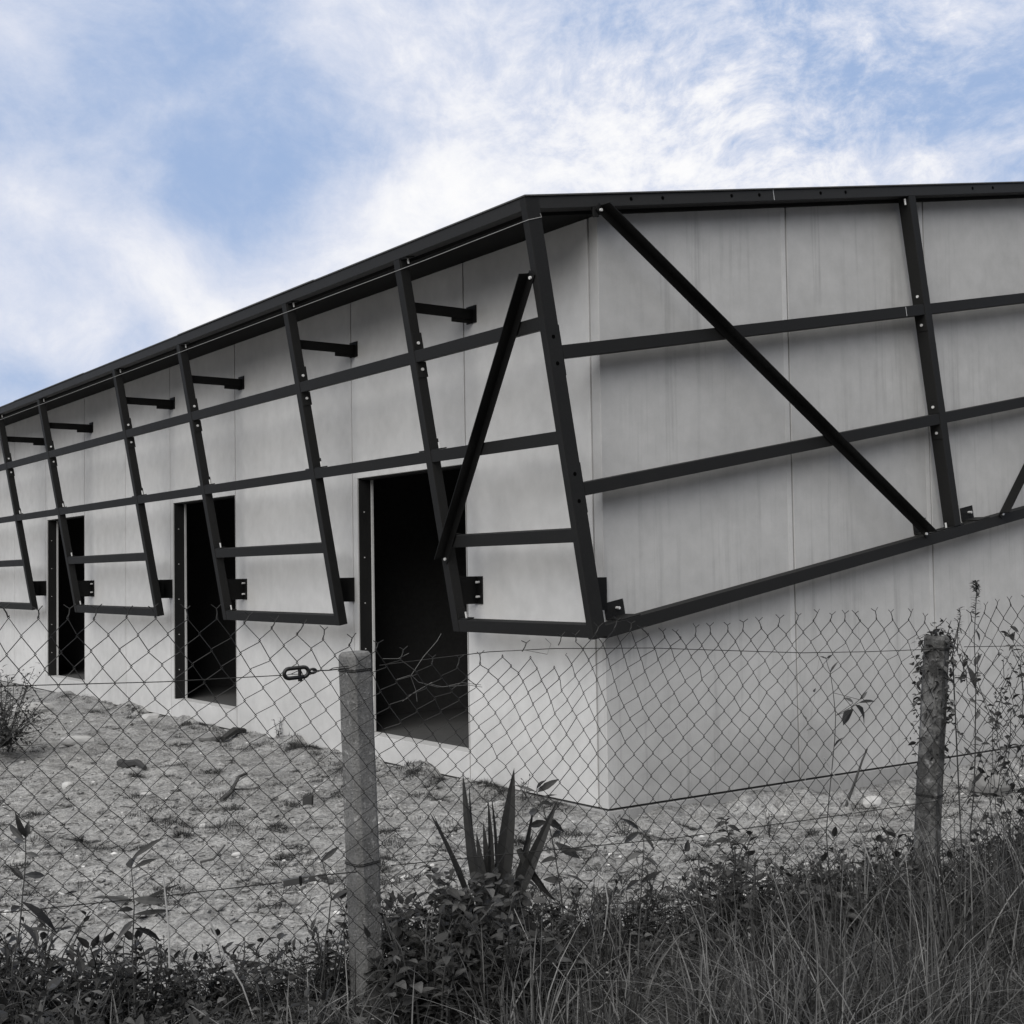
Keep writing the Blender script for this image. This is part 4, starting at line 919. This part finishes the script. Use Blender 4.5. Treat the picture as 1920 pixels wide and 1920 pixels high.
g3_ = blades(1, pl_tuft, .012, .055, .0042, 2.0, "sparse_grass", mat_leaf("tuft_blade", .02, .12, .6, .2), 33, 3); tag(g3_, "sparse low tufts scattered on the bare sand", "grass")
r = np.random.default_rng(41); ug = MB()         # low leafy layer that closes the gaps between the weeds
for _ in range(5200):
    s_ = r.uniform(-2.6, 5.0); nn = r.uniform(-.42, .55) if s_ < 1.3 else r.uniform(-.4, .25); xy = fence_xy(s_, nn); z = gz(xy[0], xy[1]) + abs(r.normal(0, .07 if abs(s_) > .16 else .02)); L = r.uniform(.02, .055)
    ug.leaf(np.array([xy[0], xy[1], z]), rdir(r, -.2, .9), np.array([0, 0, 1.]) + r.normal(0, .4, 3), L, L * r.uniform(.3, .6), .5, .3, 0, int(r.integers(0, 2)))
tag(ug.build("ground_cover", MLEAF), "low leafy ground cover under the fence", "ground cover", kind='stuff')

# ---------------------------------------------------------------- stones, sticks and rubble on the sand
def rock(seed, sx, sy, sz, sub=2, rough=.25):
    bm = bmesh.new(); bmesh.ops.create_icosphere(bm, subdivisions=sub, radius=1.0); rr = np.random.default_rng(seed); K = rr.normal(0, 1, (6, 3)); ph = rr.uniform(0, 6, 6)
    for v in bm.verts:
        p_ = np.array(v.co); f = 1 + rough * sum(math.sin(K[i] @ p_ * 1.7 + ph[i]) for i in range(6)) / 4
        p_ = np.sign(p_) * np.abs(p_) ** .8 * f; v.co = (p_[0] * sx, p_[1] * sy, p_[2] * sz)
    return bm
def put_rock(seed, px, py, size, m, label, cat="stone", name="stone", rz=None, grp=None):
    bm = rock(seed, *[s_ / 2 for s_ in size]); me = bpy.data.meshes.new(name); bm.to_mesh(me); bm.free(); me.materials.append(m)
    o = bpy.data.objects.new(name, me); COL.objects.link(o); p_ = at_z(px, py, 0.02); p_[2] = gz(p_[0], p_[1]) + size[2] * .38; o.location = tuple(p_); o.rotation_euler = (0, 0, seed if rz is None else rz); return tag(o, label, cat, grp)
put_rock(1, 142, 1392, (.34, .12, .10), MSTONE, "long pale lump of rubble lying on the sand at the left", rz=-.62)
put_rock(2, 126, 1479, (.085, .07, .06), MSTONE, "small white angular stone on the sand below the long rubble lump")
put_rock(3, 282, 1346, (.18, .13, .10), MSTONE, "pale rounded stone near the wall between the two farther doorways")
put_rock(4, 393, 1384, (.30, .20, .10), MSTONE_D, "flat grey stone at the wall beside the dark board")
put_rock(5, 380, 1541, (.055, .045, .035), MSTONE, "pale pebble in the middle of the bare sand")
put_rock(6, 443, 1591, (.05, .04, .03), MSTONE, "pale pebble lowest on the bare sand, above the lower tensioner")
put_rock(7, 471, 1519, (.05, .03, .03), MSTONE, "white chip beside the stick")
put_rock(8, 1858, 1462, (.34, .22, .17), MSTONE_D, "big rounded grey stone at the wall foot on the right")
put_rock(9, 1634, 1474, (.15, .10, .09), MSTONE, "pale stone at the wall foot left of the creeper post")
put_rock(10, 60, 1335, (.55, .35, .16), MSTONE, "broken pale rubble heap on the bank at the far left", name="rubble", cat="rubble")
put_rock(12, 272, 1477, (.08, .04, .03), MSTONE, "white splinter of stone right of the wood chunk")
def bar_thing(name, pts, r0, m, label, cat, parts=None):
    c = np.asarray(pts[0]); m_ = MB(); m_.tube([np.asarray(p_) - c for p_ in pts], r0, 6); o = m_.build(name, m, None, 0, False); o.location = tuple(c); return tag(o, label, cat)
def gp(px, py, up=.02): p_ = at_z(px, py, .02); p_[2] = gz(p_[0], p_[1]) + up; return p_
bar_thing("wood_chunk", [gp(225, 1424, .05), gp(240, 1428, .045), gp(258, 1434, .035), gp(272, 1440, .025)], [.036, .042, .03, .018], MWOOD, "dark charred chunk of wood lying on the sand", "wood")
bar_thing("board", [gp(418, 1383, .04), gp(438, 1378, .06), gp(458, 1373, .05)], [.03, .042, .025], MWOOD, "dark board end lying at the wall before the middle doorway", "board")
bar_thing("stick", [gp(415, 1500, .02), gp(432, 1486, .05), gp(448, 1474, .09), gp(461, 1465, .10)], [.016, .014, .012, .012], MSTICK, "thick crooked dry stick on the sand", "stick")
bar_thing("stick", [gp(420, 1492, .02), gp(440, 1480, .03), gp(480, 1481, .02)], [.008, .008, .004], MSTICK, "thin dry twig crossing the thick stick", "stick")
bar_thing("stick", [gp(375, 1610, .02), gp(400, 1608, .04), gp(422, 1592, .06)], [.007, .007, .005], MSTICK, "bent twig low on the sand by the lower wire", "stick")
bar_thing("stick", [at(1586, 1512, fdepth(1600) + .6), at(1605, 1460, fdepth(1600) + .6), at(1617, 1425, fdepth(1600) + .6), at(1626, 1404, fdepth(1600) + .62)], [.007, .006, .005, .004], MSTICK, "bare dark stick leaning upright before the gable wall", "stick")
m_ = MB(); q0 = gp(577, 1500, 0); m_.box((0, 0, 0), (.8, -.6, 0), (.6, .8, 0), (0.05, 0, 1), (-.034, .034), (-.03, .03), (-.03, .085)); o = m_.build("block", MWOOD, None, .006); o.location = tuple(q0); tag(o, "small dark square block standing on the sand left of the front post", "block")
# fine gravel
r = np.random.default_rng(51); gv = MB(); ico = bmesh.new(); bmesh.ops.create_icosphere(ico, subdivisions=1, radius=1); IV = np.array([v.co for v in ico.verts]); IF = [tuple(v.index for v in f.verts) for f in ico.faces]; ico.free()
for _ in range(3200):
    p_ = at_z(r.uniform(-80, 1980), r.uniform(1310, 1720), .02)
    if (p_[0] > -.06 and p_[1] > -.06): continue
    s_ = min(abs(r.normal(0, .0065)) + .0025, .026); gv.add((IV * (1 + r.normal(0, .18, IV.shape))) * s_ * np.array([1.2, 1, .6]) + np.array([p_[0], p_[1], gz(p_[0], p_[1]) + s_ * .2]), IF)
tag(gv.build("gravel", mat_leaf("gravel_stone", .12, .62, .9, .2, 0.0)), "loose chips and gravel strewn over the sand", "gravel", kind='stuff')
cd_ = MB()
for _ in range(4200):
    p_ = at_z(r.uniform(-80, 1980), r.uniform(1330, 1720), .02)
    if (p_[0] > -.08 and p_[1] > -.08): continue
    s_ = min(abs(r.normal(0, .016)) + .006, .06); cd_.add((IV * (1 + r.normal(0, .22, IV.shape))) * s_ * np.array([1.4, 1.2, .55]) + np.array([p_[0], p_[1], gz(p_[0], p_[1])]), IF)
tag(cd_.build("soil_clods", MGR, smooth=False), "crumbly clods of the bare sandy soil", "soil", kind='stuff')
sw = MB()
for _ in range(2600):
    p_ = at_z(r.uniform(-80, 1980), r.uniform(1325, 1720), .02)
    if (p_[0] > -.08 and p_[1] > -.08): continue
    a = r.uniform(0, 6.28); L = r.uniform(.02, .10); e = p_ + np.array([math.cos(a), math.sin(a), 0]) * L; md = (p_ + e) / 2 + r.normal(0, .008, 3)
    Q = [np.array([t[0], t[1], gz(t[0], t[1]) + .004 + abs(r.normal(0, .004))]) for t in (p_, md, e)]; sw.tube(Q, r.uniform(.0012, .003), 3)
tag(sw.build("litter", mat_leaf("dead_litter", .02, .30, .9, .1, 0.0)), "dead twigs and straw littering the sand", "litter", kind='stuff')
dl = MB()
for _ in range(260):
    s_ = r.uniform(-2.4, 4.5); xy = fence_xy(s_, r.uniform(-.3, .6)); L = r.uniform(.03, .075); dl.leaf(np.array([xy[0], xy[1], gz(*xy) + abs(r.normal(.06, .05))]), rdir(r, -.4, .5), np.array([0, 0, 1.]) + r.normal(0, .5, 3), L, L * r.uniform(.3, .55), .8, .5, r.normal(0, .2))
for _ in range(220):
    s_ = r.uniform(-2.4, 4.5); xy = fence_xy(s_, r.uniform(-.2, .8)); z0 = gz(*xy) + abs(r.normal(.08, .05)); d_ = rdir(r, -.2, 1.0); L = r.uniform(.08, .3); Q = np.array([xy[0], xy[1], z0]); dl.tube([Q, Q + d_ * L * .5 + r.normal(0, .01, 3), Q + d_ * L], r.uniform(.0009, .0018), 3)
tag(dl.build("dead_leaves", mat_leaf("dead_leaf", .08, .30, .8, .15, .1)), "pale dead leaves and broken stems caught among the weeds", "dead leaves", kind='stuff')
# pale dry stalks lying through the weeds
for i, (pts, lab) in enumerate([([(382, 1700), (420, 1790), (455, 1850), (478, 1915)], "long pale dry stalk slanting through the weeds left of the front post"), ([(318, 1815), (316, 1740), (306, 1640)], "short pale upright dry stalk beside the lone arching weed"), ([(1110, 1850), (1135, 1740), (1140, 1690), (1128, 1620)], "pale dry stalk with a bent tip under the building corner"), ([(1690, 1860), (1640, 1640), (1590, 1500), (1545, 1420)], "long pale stalk bending left across the gable wall foot")]):
    bar_thing("dry_stalk", [at(x, y, fdepth(x) - .2) for x, y in pts], [.0035, .003, .0025, .002][:len(pts)], MDRYST, lab, "dry stalk")
print("weeds", cnt, "objects", len(bpy.data.objects))
